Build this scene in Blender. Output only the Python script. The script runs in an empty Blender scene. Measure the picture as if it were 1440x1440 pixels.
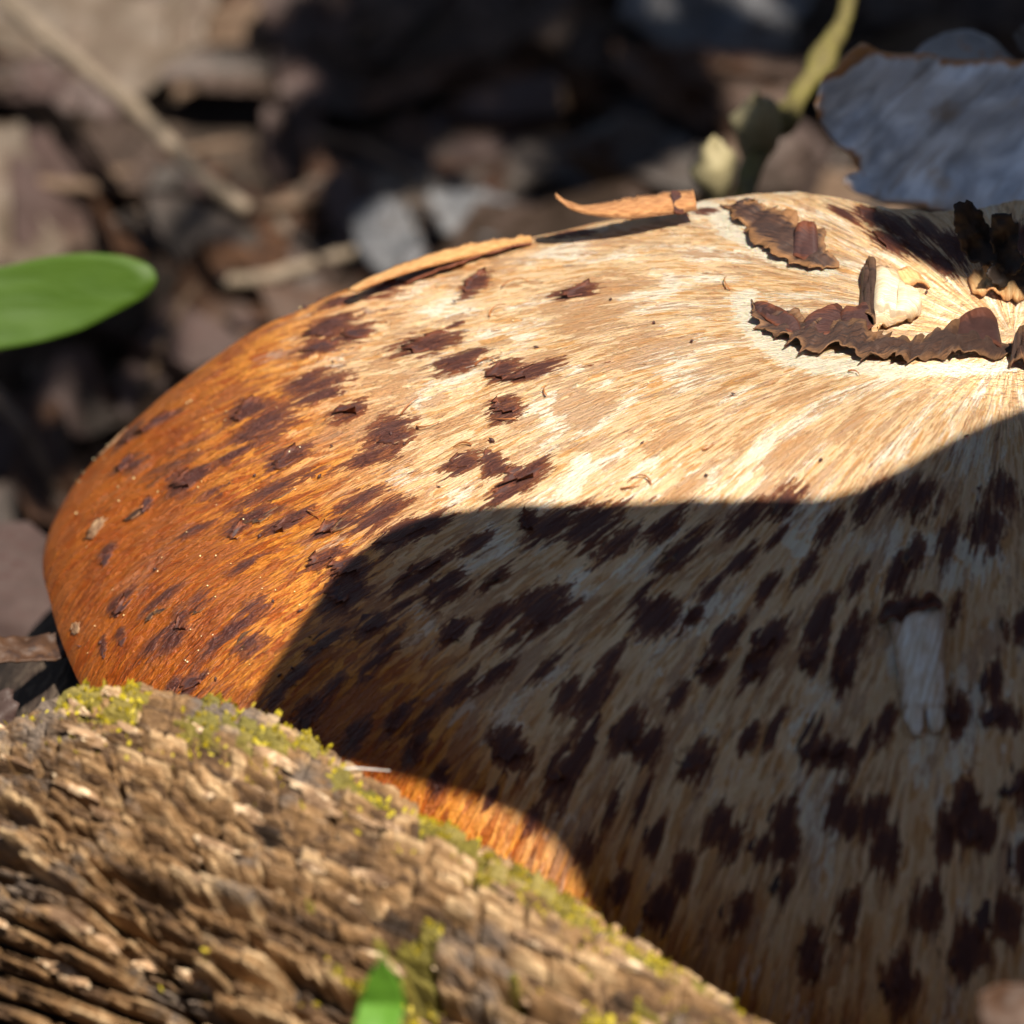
import bpy, math, random
import numpy as np
from mathutils import Vector, Matrix

random.seed(7)
rng = np.random.default_rng(7)
U = 0.01                      # all lengths below are written in centimetres

# ------------------------------------------------------------------ camera
PITCH = math.radians(38)
RT = np.array([1.0, 0, 0])
FW = np.array([0, math.cos(PITCH), -math.sin(PITCH)])
UP = np.array([0, math.sin(PITCH), math.cos(PITCH)])
FPX = 5400.0                  # focal length in pixels of the 1440 px photograph (135 mm on 36 mm)
CAM = -((1430-720)/FPX*47*RT + (720-420)/FPX*47*UP + 47*FW)

scene = bpy.context.scene
cd = bpy.data.cameras.new('camera')
cam = bpy.data.objects.new('camera', cd)
scene.collection.objects.link(cam)
cd.lens = 135; cd.sensor_width = 36
cd.clip_start = 0.01; cd.clip_end = 100
cd.dof.use_dof = True
cd.dof.focus_distance = 46.9*U
cd.dof.aperture_fstop = 19.0
cam.location = Vector(CAM*U)
cam.rotation_euler = (math.radians(90)-PITCH, 0, 0)
scene.camera = cam

# ------------------------------------------------------------------ light
SUN = np.array([0.22, -0.40, 0.89]); SUN /= np.linalg.norm(SUN)
SUN_EL = math.asin(SUN[2]); SUN_ROT = math.atan2(SUN[0], SUN[1])
world = bpy.data.worlds.new('World'); scene.world = world
world.use_nodes = True
wn = world.node_tree.nodes; wl = world.node_tree.links
sky = wn.new('ShaderNodeTexSky'); sky.sky_type = 'NISHITA'; sky.sun_disc = False
sky.sun_elevation = SUN_EL; sky.sun_rotation = SUN_ROT
wl.new(sky.outputs[0], wn['Background'].inputs[0])
wn['Background'].inputs[1].default_value = 0.05
sl = bpy.data.lights.new('sun', 'SUN'); sl.energy = 5.0; sl.angle = math.radians(0.5)
sl.color = (1.0, 0.93, 0.82)
so = bpy.data.objects.new('sun', sl); scene.collection.objects.link(so)
so.rotation_euler = Vector(SUN).to_track_quat('Z', 'Y').to_euler()
so.location = Vector(SUN*U*100)
scene.view_settings.view_transform = 'Standard'
scene.view_settings.look = 'None'
scene.view_settings.gamma = 1.0
scene.view_settings.use_curve_mapping = False
scene.view_settings.exposure = 1.02

# ------------------------------------------------------------------ numeric noise
def _hash(ix, iy, seed=0):
    h = (ix.astype(np.int64)*374761393 + iy.astype(np.int64)*668265263 + seed*1274126177) & 0xffffffff
    h = ((h ^ (h >> 13))*1103515245) & 0xffffffff
    h = ((h ^ (h >> 16))*2654435761) & 0xffffffff
    return ((h ^ (h >> 15)) & 0xffffff)/float(0xffffff)

def vnoise(x, y, seed=0):
    x = np.asarray(x, float); y = np.asarray(y, float)
    ix = np.floor(x); iy = np.floor(y); fx = x-ix; fy = y-iy
    fx = fx*fx*fx*(fx*(fx*6-15)+10); fy = fy*fy*fy*(fy*(fy*6-15)+10)
    a = _hash(ix, iy, seed); b = _hash(ix+1, iy, seed); c = _hash(ix, iy+1, seed); d = _hash(ix+1, iy+1, seed)
    return (a+(b-a)*fx)*(1-fy)+(c+(d-c)*fx)*fy          # 0..1

def fbm(x, y, octv=4, seed=0, gain=0.5):
    s = 0; a = 1; t = 0
    for k in range(octv):
        s = s+a*vnoise(x*2**k, y*2**k, seed+k*17); t += a; a *= gain
    return s/t

def worley(x, y, seed=0):
    """F1, F2 and the random id of the nearest cell."""
    ix = np.floor(x); iy = np.floor(y)
    f1 = np.full(x.shape, 9.0); f2 = np.full(x.shape, 9.0); idd = np.zeros(x.shape)
    for dx in (-1, 0, 1):
        for dy in (-1, 0, 1):
            cx = ix+dx; cy = iy+dy
            px = cx+_hash(cx, cy, seed+1); py = cy+_hash(cx, cy, seed+2)
            d = np.hypot(px-x, py-y); h = _hash(cx, cy, seed+3)
            m = d < f1
            f2 = np.where(m, f1, np.minimum(f2, d)); idd = np.where(m, h, idd); f1 = np.where(m, d, f1)
    return f1, f2, idd

def sstep(a, b, x):
    t = np.clip((x-a)/(b-a), 0, 1); return t*t*(3-2*t)

# ------------------------------------------------------------------ rays from pixels of the photograph
def ray(px, py):
    return FW+(px-720)/FPX*RT+(720-py)/FPX*UP
def at(px, py, depth):
    return CAM+depth*ray(px, py)
def at_z(px, py, z):
    r = ray(px, py); return CAM+(z-CAM[2])/r[2]*r
def project(Q):
    d = np.asarray(Q)-CAM; s = d@FW
    return 720+FPX*(d@RT)/s, 720-FPX*(d@UP)/s, s

# ------------------------------------------------------------------ objects
def link(o, parent=None):
    scene.collection.objects.link(o)
    if parent is not None: o.parent = parent
    return o
def mesh_obj(name, verts, faces, mat=None, parent=None, smooth=True, attrs=None):
    me = bpy.data.meshes.new(name)
    verts = np.asarray(verts, float)*U
    me.from_pydata(verts.tolist(), [], faces if isinstance(faces, list) else faces.tolist())
    if smooth: me.polygons.foreach_set('use_smooth', [True]*len(me.polygons))
    for k, v in (attrs or {}).items():
        v = np.asarray(v, np.float32)
        if v.ndim == 1:
            a = me.attributes.new(k, 'FLOAT', 'POINT'); a.data.foreach_set('value', v)
        else:
            a = me.attributes.new(k, 'FLOAT_VECTOR', 'POINT'); a.data.foreach_set('vector', v.ravel())
    if mat: me.materials.append(mat)
    me.update()
    return link(bpy.data.objects.new(name, me), parent)
def thing(o, label, cat, group=None):
    o['label'] = label; o['category'] = cat
    if group: o['group'] = group
    return o
def empty(name, loc, label, cat, group=None):
    o = bpy.data.objects.new(name, None); o.location = Vector(np.asarray(loc)*U); o.empty_display_size = 0.01
    link(o); return thing(o, label, cat, group)
def adopt(o, root):
    """parent o to the Empty root keeping o where it is"""
    o.parent = root; o.matrix_parent_inverse = Matrix.Translation(-root.location)
    return o

# ------------------------------------------------------------------ materials
class N:
    def __init__(s, name):
        s.m = bpy.data.materials.new(name); s.m.use_nodes = True
        s.t = s.m.node_tree; s.b = s.t.nodes['Principled BSDF']
    def set(s, **k):
        for a, v in k.items(): s.inp(s.b.inputs[a.replace('_', ' ')], v)
        return s
    def inp(s, sock, v):
        if isinstance(v, bpy.types.NodeSocket): s.t.links.new(v, sock)
        elif v is not None:
            if isinstance(v, (tuple, list)) and len(v) == 3 and sock.type == 'RGBA': v = (*v, 1)
            sock.default_value = v
    def attr(s, n, out='Fac'):
        a = s.t.nodes.new('ShaderNodeAttribute'); a.attribute_name = n; return a.outputs[out]
    def obj(s):
        c = s.t.nodes.new('ShaderNodeTexCoord'); return s.vm('SCALE', c.outputs['Object'], sc=100.0)
    def rnd(s):
        return s.t.nodes.new('ShaderNodeObjectInfo').outputs['Random']
    def vm(s, op, a, b=None, sc=None):
        n = s.t.nodes.new('ShaderNodeVectorMath'); n.operation = op; s.inp(n.inputs[0], a)
        if b is not None: s.inp(n.inputs[1], b)
        if sc is not None: s.inp(n.inputs['Scale'], sc)
        return n.outputs[0]
    def ma(s, op, a, b=None, c=None, clamp=False):
        n = s.t.nodes.new('ShaderNodeMath'); n.operation = op; n.use_clamp = clamp; s.inp(n.inputs[0], a)
        if b is not None: s.inp(n.inputs[1], b)
        if c is not None: s.inp(n.inputs[2], c)
        return n.outputs[0]
    def noise(s, vec, scale=1.0, detail=3, rough=0.5, dist=0.0, color=False):
        n = s.t.nodes.new('ShaderNodeTexNoise'); s.inp(n.inputs['Vector'], vec)
        s.inp(n.inputs['Scale'], scale); n.inputs['Detail'].default_value = detail
        n.inputs['Roughness'].default_value = rough; n.inputs['Distortion'].default_value = dist
        return n.outputs['Color' if color else 'Fac']
    def voro(s, vec, rnd=1.0):
        n = s.t.nodes.new('ShaderNodeTexVoronoi'); s.inp(n.inputs['Vector'], vec); n.inputs['Scale'].default_value = 1.0
        n.inputs['Randomness'].default_value = rnd
        q = s.t.nodes.new('ShaderNodeSeparateColor'); s.inp(q.inputs[0], n.outputs['Color']); return q.outputs[0]
    def sm(s, x, a, b):
        n = s.t.nodes.new('ShaderNodeMapRange'); n.interpolation_type = 'SMOOTHSTEP'
        s.inp(n.inputs['Value'], x); s.inp(n.inputs['From Min'], a); s.inp(n.inputs['From Max'], b)
        return n.outputs[0]
    def mr(s, x, a, b, c, d):
        n = s.t.nodes.new('ShaderNodeMapRange')
        for i, v in enumerate((x, a, b, c, d)): s.inp(n.inputs[i], v)
        return n.outputs[0]
    def mix(s, f, a, b, mode='MIX'):
        n = s.t.nodes.new('ShaderNodeMix'); n.data_type = 'RGBA'; n.blend_type = mode
        s.inp(n.inputs[0], f); s.inp(n.inputs[6], a); s.inp(n.inputs[7], b)
        return n.outputs[2]
    def ramp(s, f, pts):
        n = s.t.nodes.new('ShaderNodeValToRGB'); s.inp(n.inputs[0], f); e = n.color_ramp.elements
        while len(e) < len(pts): e.new(0.5)
        for i, (p, c) in enumerate(pts): e[i].position = p; e[i].color = (*c, 1)
        return n.outputs[0]
    def bump(s, h, dist, strength=1.0, prev=None):
        n = s.t.nodes.new('ShaderNodeBump'); s.inp(n.inputs['Height'], h)
        n.inputs['Distance'].default_value = dist*U; n.inputs['Strength'].default_value = strength
        if prev is not None: s.inp(n.inputs['Normal'], prev)
        return n.outputs[0]

# the skin of the cap, drawn in (arc, radius) coordinates so that its fibres run out from the centre
def cap_material():
    n = N('cap_skin')
    pol = n.attr('pol', 'Vector'); marg = n.attr('margin'); stain = n.attr('stain'); tan = n.attr('tan')
    f1 = n.noise(n.vm('MULTIPLY', pol, (4.2, 1.4, 1)), 1, 3, 0.6)
    f2 = n.noise(n.vm('MULTIPLY', pol, (11, 3.0, 1)), 1, 3, 0.6)
    f3 = n.noise(n.vm('MULTIPLY', pol, (32, 7.5, 1)), 1, 3, 0.65)
    rag = n.ma('ADD', n.ma('MULTIPLY', n.ma('SUBTRACT', f1, 0.5), 0.5), n.ma('MULTIPLY', n.ma('SUBTRACT', f2, 0.5), 0.9))
    rag = n.ma('ADD', rag, n.ma('MULTIPLY', n.ma('SUBTRACT', f3, 0.5), 0.55))
    sx = n.t.nodes.new('ShaderNodeSeparateXYZ'); n.inp(sx.inputs[0], pol); inner = n.sm(sx.outputs[1], 3.0, 1.0); on = n.obj()
    def calm(v, sc): return n.ma('ADD', n.ma('MULTIPLY', v, n.ma('SUBTRACT', 1.0, inner)), n.ma('MULTIPLY', n.noise(on, sc, 3, 0.6), inner))
    f1 = calm(f1, 2.5); f2 = calm(f2, 6.0); f3 = calm(f3, 14.0)
    rag = n.ma('MULTIPLY', rag, 1.35); f2 = n.sm(f2, 0.30, 0.70); f3s = n.sm(f3, 0.28, 0.72)
    wv = n.vm('SCALE', n.vm('SUBTRACT', n.noise(n.vm('MULTIPLY', pol, (2.5, 1.6, 1)), 1, 3, 0.6, color=True), (0.5, 0.5, 0.5)), sc=1.6)
    va = n.ma('SUBTRACT', n.voro(n.vm('ADD', n.vm('MULTIPLY', pol, (7.5, 1.9, 0)), wv)), 0.5)
    vb = n.ma('SUBTRACT', n.voro(n.vm('ADD', n.vm('MULTIPLY', pol, (15, 4.0, 0)), n.vm('SCALE', wv, sc=1.5))), 0.5)
    rag = n.ma('ADD', n.ma('MULTIPLY', rag, 0.45), n.ma('ADD', n.ma('MULTIPLY', va, 0.27), n.ma('MULTIPLY', vb, 0.17)))
    broad = n.noise(n.vm('MULTIPLY', pol, (0.85, 0.8, 1)), 1, 2, 0.5)
    grain = n.noise(n.vm('MULTIPLY', pol, (60, 30, 1)), 1, 2, 0.7)
    cream = n.mix(n.ma('MULTIPLY', f2, f3s), (0.90, 0.65, 0.38), (0.74, 0.385, 0.145))
    white = (0.96, 0.85, 0.66)
    amber = n.mix(n.ma('ADD', n.ma('MULTIPLY', f2, 0.6), n.ma('MULTIPLY', f3s, 0.4)), (0.46, 0.115, 0.007), (0.86, 0.36, 0.050))
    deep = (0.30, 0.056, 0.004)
    cream = n.mix(n.sm(vb, 0.05, 0.30), cream, (0.68, 0.35, 0.13)); amber = n.mix(n.sm(vb, 0.05, 0.25), amber, (0.38, 0.085, 0.006))
    base = n.mix(n.sm(n.ma('ADD', marg, n.ma('MULTIPLY', va, 0.22)), 0.10, 0.66), cream, amber)
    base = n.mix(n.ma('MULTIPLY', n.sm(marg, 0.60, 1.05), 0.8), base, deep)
    blot = n.sm(n.ma('ADD', n.noise(n.vm('MULTIPLY', pol, (1.7, 1.1, 1)), 1, 2, 0.5), n.ma('MULTIPLY', rag, 0.9)), 0.545, 0.575)
    base = n.mix(n.ma('MULTIPLY', blot, n.mr(marg, 0.35, 0.9, 0.0, 0.8)), base, n.mix(f2, (0.16, 0.030, 0.006), (0.30, 0.065, 0.010)))
    # pale tears between the fibres
    tear = n.sm(n.ma('ADD', n.ma('ADD', broad, n.ma('MULTIPLY', rag, 0.85)), n.ma('MULTIPLY', marg, -0.12)), 0.55, 0.58)
    base = n.mix(n.ma('MULTIPLY', tear, n.mr(marg, 0.1, 0.8, 0.9, 0.05)), base, white)
    bq = n.attr('bare'); bare = n.sm(n.ma('ADD', bq, n.ma('MULTIPLY', n.ma('MULTIPLY', rag, 1.5), n.sm(bq, 0.0, 0.15))), 0.36, 0.42)
    # tan plates of skin
    tb = n.noise(n.vm('ADD', n.vm('MULTIPLY', pol, (1.25, 0.85, 1)), (7, 3, 0)), 1, 2, 0.5)
    plate = n.sm(n.ma('ADD', n.ma('ADD', tb, n.ma('MULTIPLY', tan, 0.45)), n.ma('MULTIPLY', rag, 1.05)), 0.58, 0.60)
    pcol = n.mix(n.sm(marg, 0.2, 0.8), (0.54, 0.285, 0.130), (0.36, 0.10, 0.02))
    base = n.mix(n.ma('MULTIPLY', plate, 0.82), base, pcol)
    # fine dark hairlines between the fibres
    hair = n.sm(f3, 0.44, 0.30)
    base = n.mix(n.ma('MULTIPLY', hair, n.mr(marg, 0, 1, 0.5, 0.6)), base, n.mix(marg, (0.42, 0.17, 0.055), (0.20, 0.04, 0.006)))
    base = n.mix(bare, base, n.mix(f2, white, (0.90, 0.76, 0.54)))
    # red brown stain and dark cores
    s0 = n.ma('ADD', n.ma('ADD', stain, n.ma('MULTIPLY', rag, 1.25)), n.ma('MULTIPLY', n.ma('SUBTRACT', f3, 0.5), 0.5))
    red = n.sm(s0, 0.335, 0.365)
    base = n.mix(n.ma('MULTIPLY', red, 0.96), base, n.mix(f2, (0.14, 0.036, 0.015), (0.23, 0.066, 0.022)))
    core = n.sm(s0, 0.57, 0.61)
    base = n.mix(n.ma('MULTIPLY', core, 0.85), base, n.mix(f3, (0.048, 0.016, 0.016), (0.11, 0.034, 0.024)))
    base = n.mix(0.22, base, n.mix(grain, (0.2, 0.2, 0.2), (1, 1, 1)), 'SOFT_LIGHT')
    h = n.ma('ADD', n.ma('MULTIPLY', f2, 0.8), n.ma('MULTIPLY', f3s, 0.6))
    h = n.ma('ADD', h, n.ma('MULTIPLY', plate, 0.22)); h = n.ma('ADD', h, n.ma('MULTIPLY', red, 0.25))
    h = n.ma('ADD', h, n.ma('MULTIPLY', grain, 0.16))
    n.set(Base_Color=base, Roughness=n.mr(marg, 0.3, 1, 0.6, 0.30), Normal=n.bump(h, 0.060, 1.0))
    n.b.inputs['Specular IOR Level'].default_value = 0.35
    n.b.inputs['Subsurface Weight'].default_value = 0.12; n.b.inputs['Subsurface Radius'].default_value = (1.0, 0.35, 0.12); n.b.inputs['Subsurface Scale'].default_value = 0.12*U
    return n.m
def flat_material(name, c1, c2, rough=0.7, scale=2.0, bump=0.02, spec=0.3, c3=None, trans=0.0, aniso=(1, 1, 1)):
    n = N(name); o = n.vm('MULTIPLY', n.obj(), aniso); r = n.rnd()
    o = n.vm('ADD', o, n.vm('SCALE', (13.7, 7.1, 3.3), sc=r))
    a = n.noise(o, scale, 4, 0.6); b = n.noise(o, scale*5, 3, 0.6)
    col = n.mix(n.sm(a, 0.35, 0.65), c1, c2)
    if c3: col = n.mix(n.sm(n.ma('ADD', b, n.ma('MULTIPLY', a, 0.5)), 0.78, 0.9), col, c3)
    col = n.mix(0.5, col, n.mix(b, (0.25, 0.25, 0.25), (0.8, 0.8, 0.8)), 'OVERLAY')
    n.set(Base_Color=col, Roughness=rough, Normal=n.bump(n.ma('ADD', a, n.ma('MULTIPLY', b, 0.5)), bump, 0.8))
    n.b.inputs['Specular IOR Level'].default_value = spec
    if trans > 0:
        t = n.t.nodes.new('ShaderNodeBsdfTranslucent'); n.inp(t.inputs[0], col)
        mx = n.t.nodes.new('ShaderNodeMixShader'); mx.inputs[0].default_value = trans
        n.t.links.new(n.b.outputs[0], mx.inputs[1]); n.t.links.new(t.outputs[0], mx.inputs[2])
        n.t.links.new(mx.outputs[0], n.t.nodes['Material Output'].inputs[0])
    return n.m
def scale_material(name, c1, c2, c3, rough=0.5):
    n = N(name); pol = n.attr('pol', 'Vector'); r = n.rnd()
    f = n.noise(n.vm('MULTIPLY', pol, (14, 2.2, 1)), 1, 3, 0.6)
    g = n.noise(n.vm('MULTIPLY', pol, (45, 12, 1)), 1, 3, 0.7)
    e = n.attr('edge')
    col = n.mix(n.sm(f, 0.35, 0.65), c1, c2)
    col = n.mix(n.ma('MULTIPLY', n.sm(n.ma('ADD', e, n.ma('MULTIPLY', n.ma('SUBTRACT', f, 0.5), 0.9)), 0.52, 0.95), n.mr(r, 0, 1, 0.45, 1.0)), col, c3)
    col = n.mix(0.4, col, n.mix(g, (0.25, 0.25, 0.25), (0.8, 0.8, 0.8)), 'OVERLAY')
    n.set(Base_Color=col, Roughness=rough, Normal=n.bump(n.ma('ADD', f, n.ma('MULTIPLY', g, 0.6)), 0.03, 0.9))
    n.b.inputs['Specular IOR Level'].default_value = 0.4
    return n.m

M_cap = cap_material()
M_scale = scale_material('scale_dark', (0.040, 0.016, 0.015), (0.070, 0.027, 0.021), (0.15, 0.040, 0.014), 0.6)
M_flake = scale_material('flake_brown', (0.020, 0.010, 0.008), (0.075, 0.034, 0.020), (0.24, 0.115, 0.045), 0.6)
M_peel = scale_material('peel_cream', (0.78, 0.52, 0.26), (0.66, 0.34, 0.12), (0.40, 0.13, 0.03), 0.5)
M_white = scale_material('torn_white', (0.88, 0.80, 0.62), (0.72, 0.50, 0.26), (0.45, 0.19, 0.05), 0.5)
M_tornshade = scale_material('torn_pale', (0.78, 0.74, 0.66), (0.56, 0.44, 0.30), (0.34, 0.19, 0.09), 0.5)
M_fibre = flat_material('fibre', (0.22, 0.07, 0.02), (0.36, 0.15, 0.05), 0.5, 3)
M_pores = flat_material('pores', (0.5, 0.36, 0.2), (0.42, 0.28, 0.14), 0.7, 3)
M_soil = flat_material('soil', (0.020, 0.014, 0.010), (0.045, 0.03, 0.022), 0.9, 0.8, 0.3, 0.2, (0.07, 0.05, 0.035))

# ------------------------------------------------------------------ ground
def ground_z(X, Y):
    base = -5.6+0.9*(fbm(X*0.11+3, Y*0.11+8, 3, 5)-0.5)
    base = base-11.0*sstep(1, 9, Y-0.25*(X+6)*0)-5.0*sstep(-12, -15.5, X)*sstep(9, 1, Y)+np.clip(Y-14, 0, 60)*0.05
    far = sstep(0, 60, np.hypot(X+4, Y-5)-30)
    return base+far*(fbm(X*0.02, Y*0.02, 3, 9)-0.5)*14
def make_ground():
    t = np.linspace(-1, 1, 221); t = np.sign(t)*(np.abs(t)**3.2)
    gx, gy = np.meshgrid(t*2600-4, t*2600+6)
    gz = ground_z(gx, gy)+0.25*(fbm(gx*0.9, gy*0.9, 3, 2)-0.5)
    n = 221; V = np.stack([gx, gy, gz], -1).reshape(-1, 3)
    i = np.arange(n*n).reshape(n, n)
    F = np.stack([i[:-1, :-1], i[:-1, 1:], i[1:, 1:], i[1:, :-1]], -1).reshape(-1, 4)
    o = mesh_obj('ground', V, F, M_soil); o['kind'] = 'structure'
make_ground()

# ------------------------------------------------------------------ the mushroom cap
KD = 2.95/math.cos(PITCH)/11.4**2
R_TAB = np.array([[0, 8.6], [15, 9.4], [32, 7.0], [55, 4.2], [75, 3.2], [95, 2.75], [110, 2.9], [121, 3.45], [130, 4.6], [137, 5.75],
                  [146, 7.0], [152, 8.2], [156, 9.8], [160, 11.3], [163.5, 12.4], [168, 12.75], [173, 12.55], [180, 12.2], [188, 11.8], [198, 11.45],
                  [210, 11.3], [225, 11.1], [240, 10.9], [255, 10.5], [270, 10.4], [290, 10.4], [315, 10.0], [340, 9.2], [360, 8.6]])
def R_of(th):
    d = np.degrees(th) % 360
    lo = np.interp(d, R_TAB[:, 0], R_TAB[:, 1]); s = 0
    for k in range(-3, 4): s = s+np.interp((d+k*1.2) % 360, R_TAB[:, 0], R_TAB[:, 1])
    return s/7+0.10*(vnoise(d*0.16, d*0, 31)-0.5)
def z_cap(X, Y, edge=True):
    r = np.hypot(X, Y); th = np.arctan2(Y, X)
    z = -KD*r*r
    z = z-0.55*np.exp(-(r/1.9)**2)+0.0
    z = z+0.42*(fbm(X*0.22+11, Y*0.22+4, 2, 77)-0.5)*sstep(1.5, 5, r)
    z = z-2.6*sstep(6.6, 11.0, r)*sstep(-3.5, -9, Y)
    if edge:
        R = R_of(th); w = np.minimum(2.0, 0.34*R)
        s = np.clip((r-(R-w))/w, 0, 1)
        z = z-(0.62+0.1*np.cos(th*3))*(1-np.sqrt(np.maximum(0, 1-s**2.2)))*np.clip(R/8, 0.55, 1.5)
    return z
def warp(th, r):
    return th+0.05*(fbm(r*0.22+th*2.0, th*3.0+5, 2, 41)-0.5)*sstep(0, 4, r)
def cap_hit(px, py, edge=True):
    s = np.linspace(36, 58, 4400); Q = CAM+s[:, None]*ray(px, py)
    r = np.hypot(Q[:, 0], Q[:, 1]); th = np.arctan2(Q[:, 1], Q[:, 0])
    m = (Q[:, 2] < z_cap(Q[:, 0], Q[:, 1], edge))
    if edge: m &= (r < R_of(th))
    if m.any(): return Q[np.argmax(m)]
    gap = Q[:, 2]-z_cap(Q[:, 0], Q[:, 1], edge)
    if edge: gap = gap+np.maximum(0, r-R_of(th))*3
    q = Q[np.argmin(gap)].copy(); q[2] = z_cap(q[0], q[1], edge)
    return q
def cap_normal(X, Y):
    e = 0.12
    dx = (z_cap(X+e, Y)-z_cap(X-e, Y))/(2*e); dy = (z_cap(X, Y+e)-z_cap(X, Y-e))/(2*e)
    v = np.stack([-np.clip(dx, -3, 3), -np.clip(dy, -3, 3), np.ones_like(dx)], -1)
    return v/np.linalg.norm(v, axis=-1, keepdims=True)

# dark scales: pixel x, y of the photograph, length along the fibres, width across them (pixels), depth of colour
SC = [(545,408,50,16,1),(475,428,60,14,1),(462,462,75,26,1),(500,470,60,22,.8),(450,490,60,18,.9),(600,482,80,28,1),(668,400,34,24,1),(640,510,66,22,.8),
(660,498,50,16,.7),(815,408,60,15,1),(705,522,50,26,1),(745,522,85,18,1),(430,540,60,22,.8),(455,545,90,30,.6),(450,560,70,18,.8),(490,580,52,18,1),(710,575,48,26,1),
(548,610,60,44,1),(515,640,72,15,.9),(345,582,55,26,1),(375,600,90,38,.8),(360,610,60,20,.9),(405,641,60,20,1),(265,676,55,22,1),(245,660,90,26,.5),(172,662,40,14,1),(186,664,34,10,1),(178,617,40,20,1),(215,602,80,8,1),
(232,528,60,9,.9),(385,688,95,22,.7),(360,720,70,22,.6),(335,742,40,18,1),(400,734,60,18,1),(420,720,50,10,.8),(460,742,46,17,1),(505,700,70,22,.7),(530,722,80,26,.7),(480,735,60,18,.6),(455,786,50,16,1),
(355,855,60,18,.8),(345,800,60,14,.5),(150,782,26,14,.9),(172,848,40,12,1),(160,858,20,14,.8),(205,712,22,14,1),(190,725,50,10,.7),(650,648,52,24,1),(690,650,34,40,1),(735,668,80,30,1),(712,690,60,14,.9),
(255,878,34,24,1),(240,900,44,26,.9),(215,915,40,16,.6),(280,850,50,20,.6),(228,850,60,12,.7),(210,862,40,10,.6),(350,900,60,34,.6),(330,880,60,18,.6),(145,912,14,16,1),(170,898,18,16,.9),(268,958,46,22,1),(242,962,30,14,1),(300,905,60,14,.5),
(800,332,46,10,.9),(990,300,30,10,.3),(570,395,60,10,.5),(520,395,50,10,.6),(640,455,30,10,.3),(300,690,60,12,.5),(330,640,60,12,.4),(275,745,50,10,.4),
(560,750,70,34,1),(590,740,80,24,1),(485,800,60,34,1),(480,830,70,40,1),(600,795,90,18,1),(570,815,60,16,.9),(625,825,60,36,1),(665,760,60,24,.7),(520,875,55,30,1),(545,900,60,18,.8),(640,888,44,34,1),(690,872,70,22,.9),(720,900,50,20,.7),(760,855,80,50,1),
(775,738,80,40,.9),(830,740,90,44,.8),(742,733,34,34,1),(920,868,60,60,1),(978,868,30,16,1),(640,978,90,30,.8),(530,928,60,20,.9),(560,1008,60,26,.9),(600,1010,70,20,.8),(430,1000,70,30,.9),(470,960,60,18,.6),(590,1062,56,34,1),(622,1105,40,22,1),
(500,1040,60,30,.9),(720,1062,50,56,1),(790,1088,80,36,1),(820,1045,80,26,.8),(830,985,80,34,.7),(800,975,60,30,.5),(885,1035,60,46,1),(908,1050,60,34,1),(980,1072,58,48,1),(1045,790,55,28,.9),(955,775,90,34,.7),(1080,825,50,20,.7),(930,740,90,26,.5),(870,760,80,30,.6),
(1015,905,80,26,.9),(1000,945,44,20,1),(1078,900,70,32,1),(1062,940,60,26,1),(1148,875,70,30,.9),(1190,895,80,30,.9),(1140,925,50,26,1),(1178,950,60,22,1),(1132,805,60,22,.7),(1048,1040,50,18,.9),(1085,1025,70,14,.7),(1145,1058,44,40,1),(1175,1062,34,40,1),(1210,1055,70,18,.9),
(1135,1030,70,12,.9),(1240,1020,60,24,.9),(1345,1005,60,32,1),(1402,1010,40,36,1),(1390,960,60,16,.8),(1010,1160,70,30,.9),(1030,1190,60,24,.9),(1100,1155,60,30,.9),(1110,1190,60,40,.9),(1070,1195,40,24,.9),(1180,1135,60,26,.9),(1200,1160,40,22,.9),(1232,1150,60,40,.9),
(1250,1195,70,40,.9),(1350,1140,80,40,1),(1375,1165,70,36,1),(1325,1175,70,24,.9),(1432,1110,60,40,1),(1245,690,50,20,.6),(1215,715,60,26,.7),(1290,700,60,50,.6),(1255,810,60,26,.8),(1270,860,40,34,.9),(1385,740,70,46,.6),(1330,760,70,24,.6),(1405,690,60,40,.5),(1105,705,60,34,.7),(1045,730,70,30,.6),(1170,745,60,26,.7),
(960,1230,60,30,.7),(920,1180,50,22,.8),(900,1130,60,14,.6),(1300,1280,80,36,.9),(1400,1290,70,50,.9),(1350,1340,80,50,.9),(1200,1290,70,30,.8),(1040,1290,70,30,.8),(1110,1250,60,24,.7),(930,1280,60,40,1),(1150,1350,80,40,.9),(1260,1380,80,40,.9),(1430,1210,60,30,.8),
(700,945,60,20,.6),(860,930,70,22,.6),(770,940,60,18,.5),(950,980,60,18,.5),(1280,780,50,22,.6),(1200,820,60,18,.6),(1340,860,60,22,.5),(1420,880,60,26,.6),(860,1130,60,20,.5),(750,1150,60,24,.7),(690,1130,40,16,.6),(820,1200,60,26,.7),(870,1250,50,26,.8),
(1000,830,50,18,.6),(1225,306,50,26,1),(1262,318,60,26,1),(1300,322,50,24,1),(1250,342,50,20,1),(1290,350,50,24,1),(1340,350,60,30,1),(1325,372,50,20,1),(1375,345,50,30,1),(1400,392,50,24,1),(1420,370,60,30,1),(1185,300,40,12,.9),(1430,340,50,30,1),(1090,760,50,16,.5),(900,830,60,16,.5),(700,810,60,18,.6),(450,900,60,20,.8),(410,950,60,22,.9),(385,980,50,20,.8),(560,850,60,16,.6)]
TAN = [(830,440,110,36),(800,560,60,30),(830,575,90,44),(870,500,100,36),(1110,640,110,50),(1080,690,90,40),(930,620,90,34),(905,470,80,30),(760,500,60,20),(1130,560,80,30),(880,400,90,24),
       (740,590,60,20),(960,690,70,30),(1000,560,90,26),(1200,600,80,26),(780,430,50,20),(620,560,60,16),(700,480,50,16),(1290,690,60,70),(1400,700,60,50),(1320,760,60,40)]

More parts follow.
